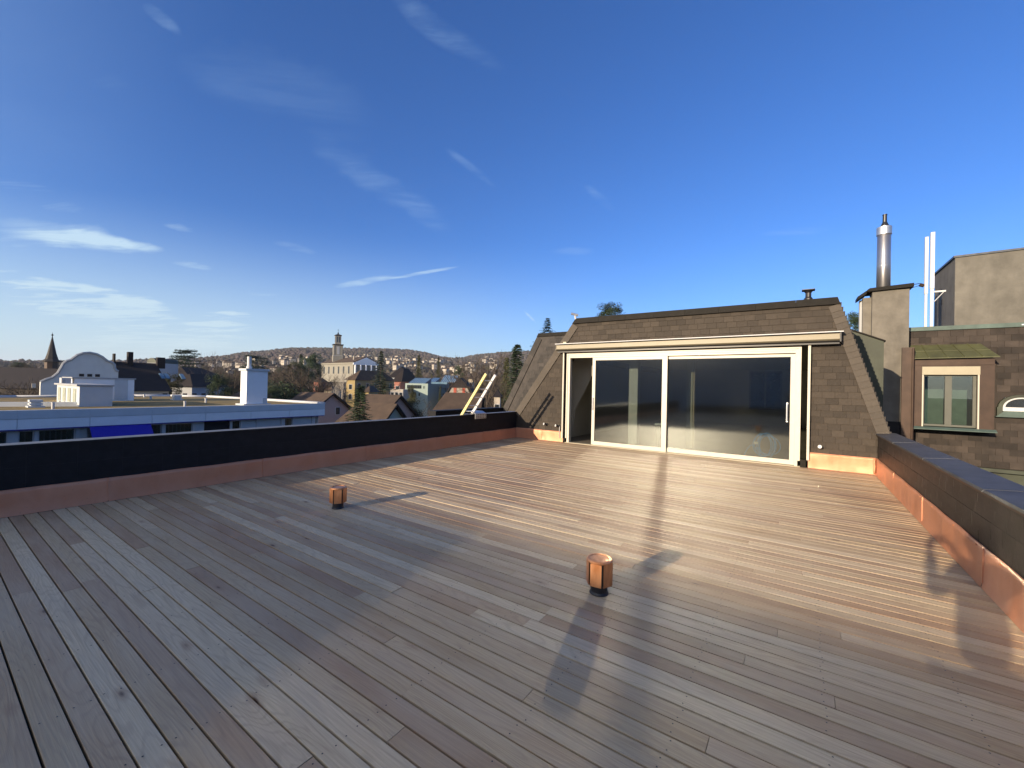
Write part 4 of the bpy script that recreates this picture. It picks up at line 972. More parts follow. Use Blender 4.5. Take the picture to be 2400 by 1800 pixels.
# ------------------------------------------------------------------ helpers for houses seen from the terrace
rgh = np.array([RGT[0], RGT[1], 0]); rgh /= np.linalg.norm(rgh)
def frame_pt(c, s, f, z): return np.array([c[0], c[1], 0])+rgh*s+fw*f+np.array([0, 0, z])
_RG, _FW = rgh, fw
def gable_house(name, label, cat, apex, depth, left_px, hw, pitch, wallm, roofm='roof_tile', over=.35, hip=0., wins=(), group=None, chim=None, turn=0.):
    """ridge parallel to the picture plane at a camera depth; gable faces right"""
    A = at(*apex, depth); Lp = at(left_px, apex[1], depth); Ln = (A-Lp)@_RG; zr_ = A[2]; c = A
    rgh, fw = _RG*math.cos(turn)-_FW*math.sin(turn), _FW*math.cos(turn)+_RG*math.sin(turn)
    Ln /= math.cos(turn)
    t = thing(name, label, cat, (A[0], A[1], terr(A[0], A[1])), group)
    dr = hw*math.tan(R(pitch)); ze = zr_-dr; g = terr(A[0], A[1])-1
    P = lambda s, f, z: np.array([c[0], c[1], 0])+rgh*s+fw*f+np.array([0, 0, z])
    wb_ = MB().prism([P(-.15, -hw, g), P(-.15, hw, g), P(-.15, hw, ze-.15), P(-.15, -hw, ze-.15)], rgh*(-(Ln-.3)))
    wb_.prism([P(-.15, hw, ze-.15), P(-.15, 0, zr_-.12), P(-.15, -hw, ze-.15)], rgh*-.3); wb_.build('walls', M[wallm], t)
    th = .14; e = over; tn = math.tan(R(pitch)); m = MB()
    for sg in (-1, 1):
        q = [P(e, 0, zr_), P(-Ln-e+hip, 0, zr_), P(-Ln-e, sg*(hw+e), zr_-(hw+e)*tn), P(e, sg*(hw+e), zr_-(hw+e)*tn)]
        m.prism(q, (0, 0, th))
    if hip: m.prism([P(-Ln-e+hip, 0, zr_), P(-Ln-e, hw+e, zr_-(hw+e)*tn), P(-Ln-e, -hw-e, zr_-(hw+e)*tn)], (0, 0, th))
    rf = m.build('roof', M[roofm], t)
    m = MB()
    for sg in (-1, 1):
        m.prism([P(e+.01, 0, zr_+th), P(e+.01, sg*(hw+e), zr_-(hw+e)*tn+th), P(e+.01, sg*(hw+e), zr_-(hw+e)*tn-.12), P(e+.01, 0, zr_-.12)], rgh*.05)
    m.build('barge_board', M['roof_dark'], t)
    for (f, z, w, h, sh) in wins:
        w_ = MB(); w_.obox(P(-.13, f, zr_+z), rgh*.03, fw*w/2, (0, 0, h/2)); wo = w_.build('window', M['white'], t)
        MB().obox(P(-.095, f, zr_+z), rgh*.012, fw*(w/2-.07), (0, 0, h/2-.07)).build('pane', M['win_far'], wo)
        if sh:
            for sg in (-1, 1): MB().obox(P(-.10, f+sg*(w/2+.25), zr_+z), rgh*.03, fw*.2, (0, 0, h/2)).build('shutter', M['red'], wo)
    if chim:
        s, f = chim; zc = zr_-abs(f)*tn
        MB().obox(P(s, f, zc+.3), rgh*.3, fw*.3, (0, 0, .8)).build('chimney', M['roof_dark'], rf)
    return t, P, zr_, tn
gable_house('gabled_house', 'brown-roofed house directly behind the right end of the white building', 'house', (779, 923), 62, 690, 6.0, 33, 'wall_rose', wins=((1.2, -2.6, .9, 1.2, 0),), turn=.42)
gable_house('gabled_house', 'brown-roofed house with rose gable and dark red shutters right of the fir', 'house', (936, 928), 58, 850, 7.5, 37, 'wall_rose', wins=((-.2, -1.9, .5, .9, 0), (2.3, -4.6, 1.1, 1.4, 1)), turn=.42)
gable_house('gabled_house', 'long brown roof with mint green gable, running behind the small foreground fir', 'house', (925, 949), 47, 775, 5.6, 43, 'wall_mint', hip=3.0, wins=((.3, -2.4, 1.0, 1.1, 0),), turn=.42)
t5, P5, zr5, tn5 = gable_house('gabled_house', 'large brown hip-roofed house with a red-shuttered dormer, left of the ladder', 'house', (1125, 924), 52, 985, 9, 36, 'wall_cream', hip=3.5, wins=())
# dormer of that house
dq = at(1016, 969, 46); sA = (dq-at(1125, 924, 52))@rgh; 
m = MB(); f0 = -6.4
zc = zr5+f0*tn5
m.prism([P5(sA-1.0, f0, zc-.6), P5(sA+1.0, f0, zc-.6), P5(sA+1.0, f0, zc+1.0), P5(sA-1.0, f0, zc+1.05)], fw*2.4); m.build('dormer', M['wall_cream'], t5)
MB().prism([P5(sA-1.1, f0-.2, zc+1.12), P5(sA+1.1, f0-.2, zc+1.06), P5(sA+1.15, f0-.2, zc+1.16), P5(sA-1.1, f0-.2, zc+1.2)], fw*3.2).build('dormer_roof', M['roof_tile'], t5)
w_ = MB().obox(P5(sA+.05, f0-.03, zc+.35), rgh*.36, fw*.03, (0, 0, .55)).build('window', M['white'], t5)
MB().obox(P5(sA+.05, f0-.066, zc+.35), rgh*.10, fw*.006, (0, 0, .45)).build('pane', M['win_far'], w_)
for sg in (-1, 1): MB().obox(P5(sA+.05+sg*.64, f0-.04, zc+.35), rgh*.26, fw*.03, (0, 0, .55)).build('shutter', M['red'], w_)
MB().prism([P5(sA+1.3, f0-.6, zc-.8), P5(sA+3.2, f0-.6, zc-.8), P5(sA+1.7, f0-.6, zc+.6)], fw*2.0).build('side_gable', M['wall_cream'], t5)

def block(name, label, cat, px0, px1, ytop, depth, dlen, matn, ybot=None, group=None, yaw=0., parts=None):
    """box facing the camera: front face from px0 to px1 at a depth"""
    a = at(px0, ytop, depth); b = at(px1, ytop, depth); z = a[2]; g = terr(a[0], a[1])-1 if ybot is None else at(px0, ybot, depth)[2]
    t = thing(name, label, cat, (a[0], a[1], g), group); e = b-a; e[2] = 0; n = np.array([-e[1], e[0], 0]); n /= np.linalg.norm(n)
    if yaw: n = np.array([n[0]*math.cos(yaw)-n[1]*math.sin(yaw), n[0]*math.sin(yaw)+n[1]*math.cos(yaw), 0])
    a[2] = b[2] = g
    MB().prism([a, b, b+n*dlen, a+n*dlen], (0, 0, z-g)).build('walls', M[matn], t)
    return t, a, b, n, z, g
def win_grid(t, a, b, n, cols, rows, z0, dz, w, h, matn='win_far', frame='white'):
    e = (b-a); Lh = np.linalg.norm(e[:2]); u = e/Lh; u[2] = 0
    for i in range(cols):
        for j in range(rows):
            c = a+u*(Lh*(i+.5)/cols); c = np.array([c[0], c[1], z0+dz*j])
            fo = MB().obox(c-n*.02, u*(w/2+.08), n*.03, (0, 0, h/2+.08)).build('window', M[frame], t)
            MB().obox(c-n*.06, u*w/2, n*.02, (0, 0, h/2)).build('pane', M[matn], fo)
def hip_roof(t, a, b, n, dlen, z, h, matn='roof_dark', over=.5, ridge=.4):
    u = (b-a)/np.linalg.norm(b-a); L_ = np.linalg.norm(b-a); a0 = np.array([a[0], a[1], z]); 
    A, B, C_, D_ = a0-u*over-n*over, a0+u*(L_+over)-n*over, a0+u*(L_+over)+n*(dlen+over), a0-u*over+n*(dlen+over)
    if L_ >= dlen: r0 = a0+u*(L_*(.5-ridge/2))+n*dlen/2+[0, 0, h]; r1 = a0+u*(L_*(.5+ridge/2))+n*dlen/2+[0, 0, h]; F = [(A, B, r1, r0), (B, C_, r1), (C_, D_, r0, r1), (D_, A, r0)]
    else: r0 = a0+u*L_/2+n*dlen*(.5-ridge/2)+[0, 0, h]; r1 = a0+u*L_/2+n*dlen*(.5+ridge/2)+[0, 0, h]; F = [(A, B, r0), (B, C_, r1, r0), (C_, D_, r1), (D_, A, r0, r1)]
    m = MB()
    for q in F: m.quadpts(q)
    m.quadpts([D_, C_, B, A]); return m.build('roof', M[matn], t)

# yellow house, pink house, teal building, steep white house, tall roofs
t, a, b, n, z, g = block('yellow_house', 'yellow house with dark hipped roof right of the pale bare tree', 'house', 812, 832, 890, 130, 16, 'wall_yellow', yaw=-.55)
t2_, a2_, b2_, n2_, z2_, g2_ = t, *[b, b+n*16], np.array([(b-a)[0], (b-a)[1], 0])*0+rgh, z, g
win_grid(t, a, b, n, 1, 2, z-2.2, -3.0, .9, 1.5)
e2 = b+n*16; n3 = -(b-a)/np.linalg.norm(b-a)
win_grid(t, b, e2, n3, 5, 2, z-1.8, -2.9, .9, 1.5)
hip_roof(t, a, b, n, 16, z, 3.2, 'roof_tile', ridge=.55)
t, a, b, n, z, g = block('pink_house', 'red and pink plastered house with steep dark roof right of the big fir', 'house', 924, 940, 894, 120, 9, 'wall_pink', yaw=-.3)
win_grid(t, a, b, n, 1, 2, z-2.0, -2.6, 1.0, 1.3); hip_roof(t, a, b, n, 9, z, 4.0, 'roof_dark', ridge=.3)
t, a, b, n, z, g = block('house', 'white house with grey roof below the red and pink house', 'house', 915, 945, 912, 105, 8, 'wall_far', yaw=-.3)
win_grid(t, a, b, n, 3, 1, z-1.4, -2.4, .7, 1.2)
t, a, b, n, z, g = block('dark_roof_house', 'house with tall dark pyramid roof just right of the big fir', 'house', 912, 950, 884, 150, 14, 'wall_grey')
hip_roof(t, a, b, n, 14, z, 4.2, 'roof_dark', ridge=.2)
t, a, b, n, z, g = block('modern_building', 'pale mint modern building with glass roof lights behind the brown roofs', 'building', 950, 1003, 898, 110, 14, 'wall_teal', yaw=-.25)
u = (b-a)/np.linalg.norm(b-a); Lm = np.linalg.norm(b-a)
for i in range(8): MB().obox(np.array([*(a+u*(.7+i*.48))[:2], z-.9])-n*.03, u*.2, n*.03, (0, 0, .45)).build('window', M['win_far'], t)
for i, s in enumerate((1.9, 2.9, 3.9)): MB().obox(np.array([*(a+u*s*Lm/6.2)[:2], z-2.9])-n*.03, u*.16, n*.03, (0, 0, .38)).build('window', M['win_far'], t)
MB().obox(np.array([*(a+u*Lm*.83)[:2], z-1.0])-n*.03, u*.12, n*.03, (0, 0, .35)).build('window', M['win_far'], t)
def sky_light(a_, u_, n_, z_, w, d, h, label_):
    s = MB().prism([np.array([*a_[:2], z_]), np.array([*(a_+n_*d)[:2], z_]), np.array([*(a_+n_*d)[:2], z_+h])], u_*w).build('roof_light', M['glassroof'], t)
    bb = MB(); k = 0
    p0 = np.array([*a_[:2], z_+.03]); p1 = np.array([*(a_+n_*d)[:2], z_+h+.03])
    nn = int(w/.55)
    for i in range(nn+1): bb.tube([p0+u_*w*i/nn, p1+u_*w*i/nn], .05, 4)
    bb.build('glazing_bars', M['white'], s)
sky_light(a+u*.8, u, n, z+.01, Lm*.72, 4, 1.5, 'a')
bb_, bu = b, n
t, a, b, n, z, g = block('modern_wing', 'blue-grey wing of the modern building with white barred roof lights', 'building', 1004, 1048, 895, 122, 12, 'glassroof', yaw=-.1)
u = (b-a)/np.linalg.norm(b-a); Lm = np.linalg.norm(b-a)
sky_light(a+u*.1, u, n, z+.01, Lm*.34, 5, 1.3, 'b'); sky_light(a+u*Lm*.55+n*2, u, n, z+.01, Lm*.75, 5, 2.2, 'c')
# steep white house
A = at(1077, 899, 110); t = thing('steep_gabled_house', 'white house with steep gable and dark roof behind the ladder foot', 'house', (A[0], A[1], terr(A[0], A[1])))
def PS(s, f, z): return frame_pt(A, s, f, z)
zA = A[2]; hwS = 3.5
m = MB(); m.prism([PS(-2.2, 0, zA-1.0), PS(2.2, 0, zA-1.0), PS(3.4, 0, zA-4.0), PS(3.4, 0, zA-8), PS(-3.4, 0, zA-8), PS(-3.4, 0, zA-4.0)], fw*9); m.build('walls', M['wall_far'], t)
m = MB(); m.prism([PS(-2.6, -.4, zA-1.0), PS(0, .9, zA+1.6), PS(2.6, -.4, zA-1.0)], fw*9.5)
for sg in (-1, 1): m.prism([PS(sg*2.15, -.3, zA-.8), PS(sg*4.3, -.3, zA-4.6), PS(sg*4.6, -.3, zA-4.5), PS(sg*2.5, -.3, zA-.6)], fw*9.5)
m.build('roof', M['roof_dark'], t)
for s, z, w, h, mt in ((-1.15, -1.9, .75, 1.5, 'red'), (1.15, -1.9, .75, 1.5, 'red'), (-1.2, -4.2, .9, 1.3, 'win_far'), (1.2, -4.2, .9, 1.3, 'win_far'), (-2.6, -4.3, .4, .6, 'win_far'), (2.6, -4.3, .5, .6, 'win_far')):
    MB().obox(PS(s, -.03, zA+z), rgh*w/2, fw*.04, (0, 0, h/2)).build('window', M[mt], t)
# behind-left cream fragments between trees
for px0, px1, yt, d, lab, mt in ((735, 748, 895, 110, 'small cream turreted house among bare trees left of the pale bare tree', 'wall_pink'), (760, 778, 915, 95, 'low cream house half hidden behind the bare trees near the white building', 'wall_cream'), (853, 864, 919, 70, 'pale yellow gable between the two firs', 'wall_yellow'),
                                 (1158, 1172, 930, 60, 'small white garden house right of the ladder', 'wall_far'), (1098, 1108, 888, 130, 'cream house with a brown roof above the ladder', 'wall_cream')):
    t, a, b, n, z, g = block('house', lab, 'house', px0, px1, yt, d, 5, mt)
    win_grid(t, a, b, n, 1, 1, z-1.6, -2, .6, 1.0); hip_roof(t, a, b, n, 5, z, 1.1, 'roof_tile' if mt != 'wall_far' else 'roof_dark', over=.25)

# ------------------------------------------------------------------ church
D0 = 250; cB = at(828, 849, D0)
cz = cB[2]
t = thing('church', 'pale stone church with columned gable on the rise in front of the wooded hill', 'church', (cB[0], cB[1], cz-12))
ux = rgh; a = at(754, 850, D0+22); s_ = at(828, 849, D0); 
dirn = s_-a; dirn[2] = 0; Ln = np.linalg.norm(dirn); dirn /= Ln; nb = np.array([-dirn[1], dirn[0], 0])
if nb@fw < 0: nb = -nb
gw = 15.0
gdir = (at(874.5, 849, D0+8)-s_); gdir[2] = 0; gdir /= np.linalg.norm(gdir)
c0 = np.array([a[0], a[1], cz]); c1 = np.array([s_[0], s_[1], cz]); c2 = c1+gdir*gw; c3 = c0+gdir*gw
MB().prism([c0-[0, 0, 12], c1-[0, 0, 12], c2-[0, 0, 12], c3-[0, 0, 12]], (0, 0, 12)).build('walls', M['stone'], t)
ap1 = (c1+c2)/2+[0, 0, 3.6]; ap0 = (c0+c3)/2+[0, 0, 3.6]; ov = .8
m = MB(); m.quadpts([c0-gdir*ov, c1-gdir*ov+dirn*ov, ap1+dirn*ov+[0, 0, .3], ap0+[0, 0, .3]]); m.quadpts([c2+gdir*ov+dirn*ov, c3+gdir*ov, ap0+[0, 0, .3], ap1+dirn*ov+[0, 0, .3]]); m.quadpts([c1-gdir*ov+dirn*ov, c2+gdir*ov+dirn*ov, ap1+dirn*ov+[0, 0, .3]]); m.quadpts([c3+gdir*ov, c0-gdir*ov, ap0+[0, 0, .3]])
rf = m.build('roof', M['roof_tile'], t)
MB().prism([c1+dirn*.82-[0, 0, .2], c2+dirn*.82-[0, 0, .2], ap1+dirn*.82-[0, 0, .3]], dirn*.15).build('pediment', M['white_b'], t)
MB().prism([c1+dirn*.3-gdir*.4-[0, 0, 1.4], c2+dirn*.3+gdir*.4-[0, 0, 1.4], c2+dirn*.9+gdir*.4-[0, 0, 1.4], c1+dirn*.9-gdir*.4-[0, 0, 1.4]], (0, 0, 1.2)).build('entablature', M['white_b'], t)
MB().prism([c0-gdir*.5-[0, 0, .9], c1-gdir*.5-[0, 0, .9], c1-gdir*.01-[0, 0, .9], c0-gdir*.01-[0, 0, .9]], (0, 0, .9)).build('cornice', M['stone'], t)
for i in range(5):
    p = c1+dirn*.6+gdir*(gw*(i+.3)/4.6); MB().lathe((p[0], p[1], cz-9), [(.55, 0), (.5, 7.6)], 10).build('column', M['white_b'], t)
for i in range(6):
    p = c0+dirn*(Ln*(i+.6)/6.4)-gdir*.05; MB().obox(p-[0, 0, 4.6], dirn*.7, gdir*.06, (0, 0, 2.2)).build('window', M['win_far'], t)
MB().obox(at(829, 840, D0+6), rgh*.35, fw*.35, (0, 0, 1.6)).build('chimney', M['wall_far'], t)
tw = thing('church_tower', 'slender two-stage church tower with cross rising behind the church roof', 'tower', (0, 0, 0))
tc = at(791, 849, D0+18); px = (D0+18)/FPX; tw.location = (tc[0], tc[1], tc[2]-10); tw['_o'] = (tc[0], tc[1], tc[2]-10)
ua = (rgh*math.cos(.5)+fw*math.sin(.5)); ub = np.array([-ua[1], ua[0], 0])
def tb(z0p, z1p, w, name, mt, ov=0):
    z0 = at(791, z0p, D0+18)[2]; z1 = at(791, z1p, D0+18)[2]; h = w/2
    return MB().obox((tc[0], tc[1], (z0+z1)/2), ua*h, ub*h, (0, 0, (z1-z0)/2)).build(name, M[mt], tw), z0, z1
W1 = 5.4; W2 = 3.5
tb(860, 834.5, 6.0, 'base', 'stone'); o, z0, z1 = tb(834.4, 809.5, W1, 'lower_stage', 'stone'); tb(809.4, 807.5, W1+.9, 'lower_cornice', 'roof_dark'); o2, z2, z3 = tb(807.4, 787.4, W2, 'upper_stage', 'stone'); tb(787.3, 785.8, W2+.6, 'upper_cornice', 'roof_dark')
tb(834.4, 833.6, W1+.5, 'ledge', 'wall_grey')
for dd, ee in ((-ub, ua), (-ua, ub), (ub, ua), (ua, ub)):
    MB().obox(np.array([tc[0], tc[1], (z0+z1)/2])+dd*(W1/2+.02), ee*.75, dd*.05, (0, 0, (z1-z0)*.36)).build('niche', M['wall_grey'], tw)
    for s in (-.65, .65): MB().obox(np.array([tc[0], tc[1], (z2+z3)/2+.3])+dd*(W2/2+.02)+ee*s, ee*.32, dd*.05, (0, 0, (z3-z2)*.33)).build('louvre', M['win_far'], tw)
    for s in (-W1/2+.35, W1/2-.35): MB().obox(np.array([tc[0], tc[1], (z0+z1)/2])+dd*(W1/2+.06)+ee*s, ee*.3, dd*.06, (0, 0, (z1-z0)*.47)).build('pilaster', M['stone'], tw)
m = MB(); h = W2/2+.3; zt_ = z3+.42
for k in range(4):
    A1 = [(ua, ub), (ub, -ua), (-ua, -ub), (-ub, ua)][k]; m.quadpts([np.array([tc[0], tc[1], zt_])+(A1[0]+A1[1])*h, np.array([tc[0], tc[1], zt_])+(A1[1]-A1[0])*h, (tc[0], tc[1], zt_+1.0)])
m.build('tower_roof', M['roof_dark'], tw)
m = MB(); m.lathe((tc[0], tc[1], zt_+.9), [(.35, 0), (.5, .4), (.3, .8), (.08, 1.2), (.07, 3.2)], 8); m.obox((tc[0], tc[1], zt_+3.4), rgh*.5, fw*.06, (0, 0, .07)); m.build('finial_cross', M['ridge'], tw)

# ------------------------------------------------------------------ left edge: spire, long roof, curved gable, dark roofs
D1 = 120; p = at(121, 848, D1)
t = thing('church_spire', 'dark green slate spire on a small tower at the far left', 'spire', (p[0], p[1], p[2]-8)); k1 = D1/FPX
zt_ = at(121, 788, D1)[2]
MB().lathe((p[0], p[1], 0), [(17*k1, p[2]), (16*k1, p[2]+.25), (11*k1, p[2]+6*k1), (7.5*k1, p[2]+20*k1), (.6*k1, zt_)], 8).build('spire', M['slate_dark'], t)
MB().lathe((p[0], p[1], 0), [(11.5*k1, p[2]-9), (11.5*k1, p[2]-.01)], 8).build('tower', M['brown_cu'], t)
MB().lathe((p[0], p[1], zt_), [(.05, 0), (.28, .35), (.05, .7), (.04, 1.1)], 6).build('finial', M['black'], t)
t, a, b, n, z, g = block('long_roof_house', 'long house with very dark reddish roof at the far left, below the spire', 'house', -200, 142, 905, 85, 14, 'roof_dark')
u = (b-a)/np.linalg.norm(b-a); zr_ = at(60, 861, 92)[2]
m = MB(); A0 = np.array([*a[:2], z]); B0 = np.array([*b[:2], z]); m.quadpts([A0-n*.6, B0-n*.6, np.array([*(B0+n*7-u*1)[:2], zr_-.2]), np.array([*(A0+n*7)[:2], zr_])]); m.quadpts([B0+n*14.6, A0+n*14.6, np.array([*(A0+n*7)[:2], zr_]), np.array([*(B0+n*7-u*1)[:2], zr_-.2])]); m.quadpts([B0-n*.6, B0+n*14.6, np.array([*(B0+n*7-u*1)[:2], zr_-.2])]); m.build('roof', M['roof_dark'], t)
# curved gable house
GX = -60
t = thing('curved_gable_house', 'white rendered house with a curved baroque gable and three small windows', 'house', (GX, 10, GZ))
prof = [(7.35, -1), (7.35, 1.05), (7.71, 1.31), (8.1, 1.5), (8.47, 1.95), (8.66, 2.44), (8.82, 2.9), (9.05, 3.17), (9.32, 3.30), (9.49, 3.49), (9.76, 3.80), (10.17, 4.03), (10.65, 4.12), (11.16, 4.01), (11.60, 3.74), (11.97, 3.36), (12.15, 3.27), (12.35, 3.21), (12.55, 2.99), (12.58, 2.6), (12.70, 2.38), (12.88, 2.30), (12.88, -1)]
MB().prism([(GX, y, z) for y, z in prof], (-.5, 0, 0)).build('gable', M['gable'], t)
rim = MB(); rim.tube([(GX+.02, y, z+.02) for y, z in prof[1:-1]], .13, 6); rim.build('gable_moulding', M['wall_grey'], t)
MB().box((GX-9, 9.4, GZ), (GX-.51, 13.3, 1.2)).build('walls', M['gable'], t)
for y0 in (9.93, 10.52, 11.1):
    w_ = MB().box((GX+.001, y0, 1.67), (GX+.03, y0+.36, 1.95)).build('window', M['brown_cu'], t)
    MB().box((GX+.031, y0+.05, 1.71), (GX+.04, y0+.31, 1.91)).build('pane', M['win_far'], w_)
MB().box((GX-.1, 6.8, .5), (GX+.0, 7.05, .9)).build('vent_box', M['wall_far'], t)
m = MB(); m.quadpts([(GX-.5, 10.2, 3.6), (GX-.5, 14.4, .6), (GX-11, 14.4, .6), (GX-11, 11.4, 3.6)]); m.quadpts([(GX-.5, 10.2, 3.6), (GX-11, 11.4, 3.6), (GX-11, 10.6, .8), (GX-.5, 9.4, .8)]); m.build('roof', M['roof_dark'], t)
# brown roofed neighbour with chimneys and skylights
YA = planeX(268, 850, -63); YBp = planeX(383, 850, -63)
t = thing('brown_roof_house', 'dark brown roofed house with chimneys and skylights right of the curved gable', 'house', (-63, 15, GZ))
y0, y1 = YA[1]-.6, YBp[1]+.1; zr_ = planeX(310, 849, -66)[2]; ze = planeX(330, 915, -60)[2]
MB().box((-72, y0, GZ), (-60.6, y1-.2, ze)).build('walls', M['wall_far'], t)
m = MB(); m.prism([(-60.2, y0, ze-.1), (-66, y0, zr_), (-72.4, y0, ze-.1)], (0, y1-y0, 0)); rf = m.build('roof', M['roof_dark'], t)
def rp_(y, zf): # point on the front slope
    x = -60.2+(-5.8)*zf; return np.array((x, y, ze-.1+(zr_-ze+.1)*zf))
for (yy, h, w_) in ((y0+1.1, 1.5, .14), (y0+2.5, 1.9, .45), (y0+5.4, 1.3, .75)):
    p = rp_(yy, .93); MB().box((p[0]-.35, yy-w_/2, p[2]-.4), (p[0]+.35, yy+w_/2, p[2]+h*.75)).build('chimney', M['roof_dark'], rf)
for yy in (y0+4.9, y0+5.35, y0+6.9):
    p = rp_(yy, .42); q = rp_(yy, .60); d = (q-p)/2; MB().obox((p+q)/2+[.06, 0, .06], (0, .19, 0), d, (.04, 0, .05)).build('skylight', M['glassroof'], rf)
for k in range(5): MB().box((-60.6, y0+4.3+k*.95, ze-2.0), (-60.5, y0+4.3+k*.95+.42, ze-.35)).build('panel', M['roof_dark'], t)
# far blocks
t, a, b, n, z, g = block('tower_block', 'pale grey high-rise far off above the brown roof', 'building', 369, 391, 841, 420, 14, 'wall_far'); win_grid(t, a, b, n, 4, 3, z-2, -2.6, 1.2, 1.1, frame='wall_far')
t, a, b, n, z, g = block('round_roof_house', 'house with rounded greenish roof behind the brown roof', 'house', 344, 366, 850, 75, 5, 'wall_grey')
u = (b-a)/np.linalg.norm(b-a); L_ = np.linalg.norm(b-a); m = MB(); m.prism([np.array([*(a+u*L_*(.5-.5*math.cos(q)))[:2], z+.9*math.sin(q)]) for q in np.linspace(0, math.pi, 9)], n*5); m.build('roof', M['patina_d'], t)
t, a, b, n, z, g = block('house', 'dark tiled house roof below the cedar', 'house', 372, 442, 880, 90, 10, 'roof_dark'); hip_roof(t, a, b, n, 10, z, 2.0, 'roof_dark', ridge=.6)
t, a, b, n, z, g = block('house', 'grey house between dark shrubs in front of the cedar', 'house', 395, 450, 905, 70, 8, 'wall_grey'); hip_roof(t, a, b, n, 8, z, 2.2, 'roof_dark', ridge=.5)
t, a, b, n, z, g = block('house', 'brown gabled house peeping over the white building left of its chimney', 'house', 552, 580, 928, 75, 8, 'wall_pink'); hip_roof(t, a, b, n, 8, z, 2.2, 'roof_tile', ridge=.2)

# ------------------------------------------------------------------ trees: a few unit meshes (height 1), copied
def conifer_mesh(seed, width=.24, tiers=22, droop=.35, dens=1., start=.06, shape=1.0):
    r = random.Random(seed); m = MB()
    for i in range(tiers):
        h = start+(1-start)*(i/tiers)**.9; rad = width*((1-h)**shape)*(1+r.uniform(-.22, .22))+.012
        nb = max(7, int(17*dens*(.5+.5*(1-h))))
        for b in range(nb):
            a = r.uniform(0, 6.283); L_ = rad*r.uniform(.7, 1.15); ns = max(3, int(L_/.022))
            for s in range(ns):
                t = (s+.6)/ns; d = L_*t; z = h-droop*d*.8+.25*d*d/width+r.uniform(-.006, .006)+.03*(1-t)
                for q in range(5):
                    sz = .026*(1.15-.6*t)*r.uniform(.6, 1.3)
                    c = np.array([d*math.cos(a)+r.uniform(-.012, .012), d*math.sin(a)+r.uniform(-.012, .012), z])
                    v1 = np.array([math.cos(a+r.uniform(-.9, .9)), math.sin(a+r.uniform(-.9, .9)), r.uniform(-.6, .15)])*sz
                    v2 = np.array([r.uniform(-1, 1), r.uniform(-1, 1), r.uniform(-.7, .3)])*sz*.55
                    m.quadpts([c-v2*.6, c+v1, c+v2])
    return m
def limb_mesh(seed, depth=6, spread=.55, up=.25, first=.30, decay=.72, r0=.014, fork=3, up_dir=(0, 0, 1), narrow=1.):
    r = random.Random(seed); tr = MB(); cr = MB()
    def grow(p, d, L_, rad, k):
        q = p+d*L_; mid_ = (p+q)/2+np.array([r.uniform(-1, 1), r.uniform(-1, 1), 0])*L_*.05
        (tr if k < 2 else cr).tube([p, mid_, q], [rad, rad*.85, rad*.7], 5 if k < 2 else 3, cap=False)
        if k >= depth: return
        nk = fork if k > 0 else fork+1
        for j in range(nk):
            sp = spread*r.uniform(.5, 1.2)*narrow; ax = np.array([r.gauss(0, 1), r.gauss(0, 1), r.gauss(0, 1)]); ax -= d*(ax@d); ax /= np.linalg.norm(ax)+1e-9
            nd = d*math.cos(sp)+ax*math.sin(sp)+np.array([0, 0, up*r.uniform(.2, 1)]); nd /= np.linalg.norm(nd)
            st = q if j < 2 else p+(q-p)*r.uniform(.4, .9)
            grow(st, nd, L_*decay*r.uniform(.75, 1.15), rad*.62, k+1)
    grow(np.zeros(3), np.array([0, 0, 1.]), first, r0, 0)
    zs = max(v[2] for v in cr.v); f = 1/zs
    for b in (tr, cr): b.v = [tuple(c*f for c in v) for v in b.v]
    return tr, cr
def round_mesh(seed, layers=False, rx=.42, n=3200, z0=.35):
    """evergreen with rounded, clumped or layered crown"""
    r = random.Random(seed); m = MB(); cl = []
    for i in range(64 if layers else 40):
        h = r.uniform(z0, .97); k = math.sqrt(max(0, 1-((h-(z0+.25))/(1.0-(z0+.22)))**2)) if h > z0+.25 else .8+.2*(h-z0)/.25
        a = r.uniform(0, 6.283); d = rx*k*math.sqrt(r.random()); cl.append((d*math.cos(a), d*math.sin(a), h, r.uniform(.08, .15)))
    for i in range(n):
        c = r.choice(cl); R_ = c[3]; v = np.array([r.gauss(0, 1), r.gauss(0, 1), r.gauss(0, 1)*(.32 if layers else .75)]); v /= np.linalg.norm(v)+1e-6; v = v*R_*(r.random()**.33)*(1.4 if layers else 1)
        if layers: v[2] *= .45
        p = np.array(c[:3])+v; s = r.uniform(.018, .036); m.quadpts([p, p+np.array([r.uniform(-s, s), r.uniform(-s, s), r.uniform(-s, s)*.6+s*.3]), p+np.array([r.uniform(-s, s), r.uniform(-s, s), r.uniform(-s, s)*.6])])
    tr = MB(); tr.tube([(0, 0, -.1), (.01, 0, .4), (0, .01, .8)], [.03, .022, .008], 6)
    for c in cl[:12]: tr.tube([(0, 0, c[2]*.75), c[:3]], [.012, .004], 4, cap=False)
    return tr, m
trunkm = MB().tube([(0, 0, -.15), (0, 0, .9)], [.02, .004], 6).mesh('trunk', M['bark'])
KIND = {}
for nm, args, mt in (('fir1', dict(seed=1, width=.22, tiers=26, dens=1.25), 'needle'), ('fir2', dict(seed=2, width=.27, tiers=22, droop=.2), 'needle_b'), ('fir3', dict(seed=3, width=.17, tiers=26, droop=.5, dens=1.1), 'leaf_o'), ('column', dict(seed=4, width=.12, tiers=30, droop=.1, dens=1.2, shape=.55), 'needle'), ('spruce_tip', dict(seed=5, width=.30, tiers=15, droop=-.35, dens=.8), 'needle_b')):
    KIND[nm] = (trunkm, conifer_mesh(**args).mesh('crown', M[mt]))
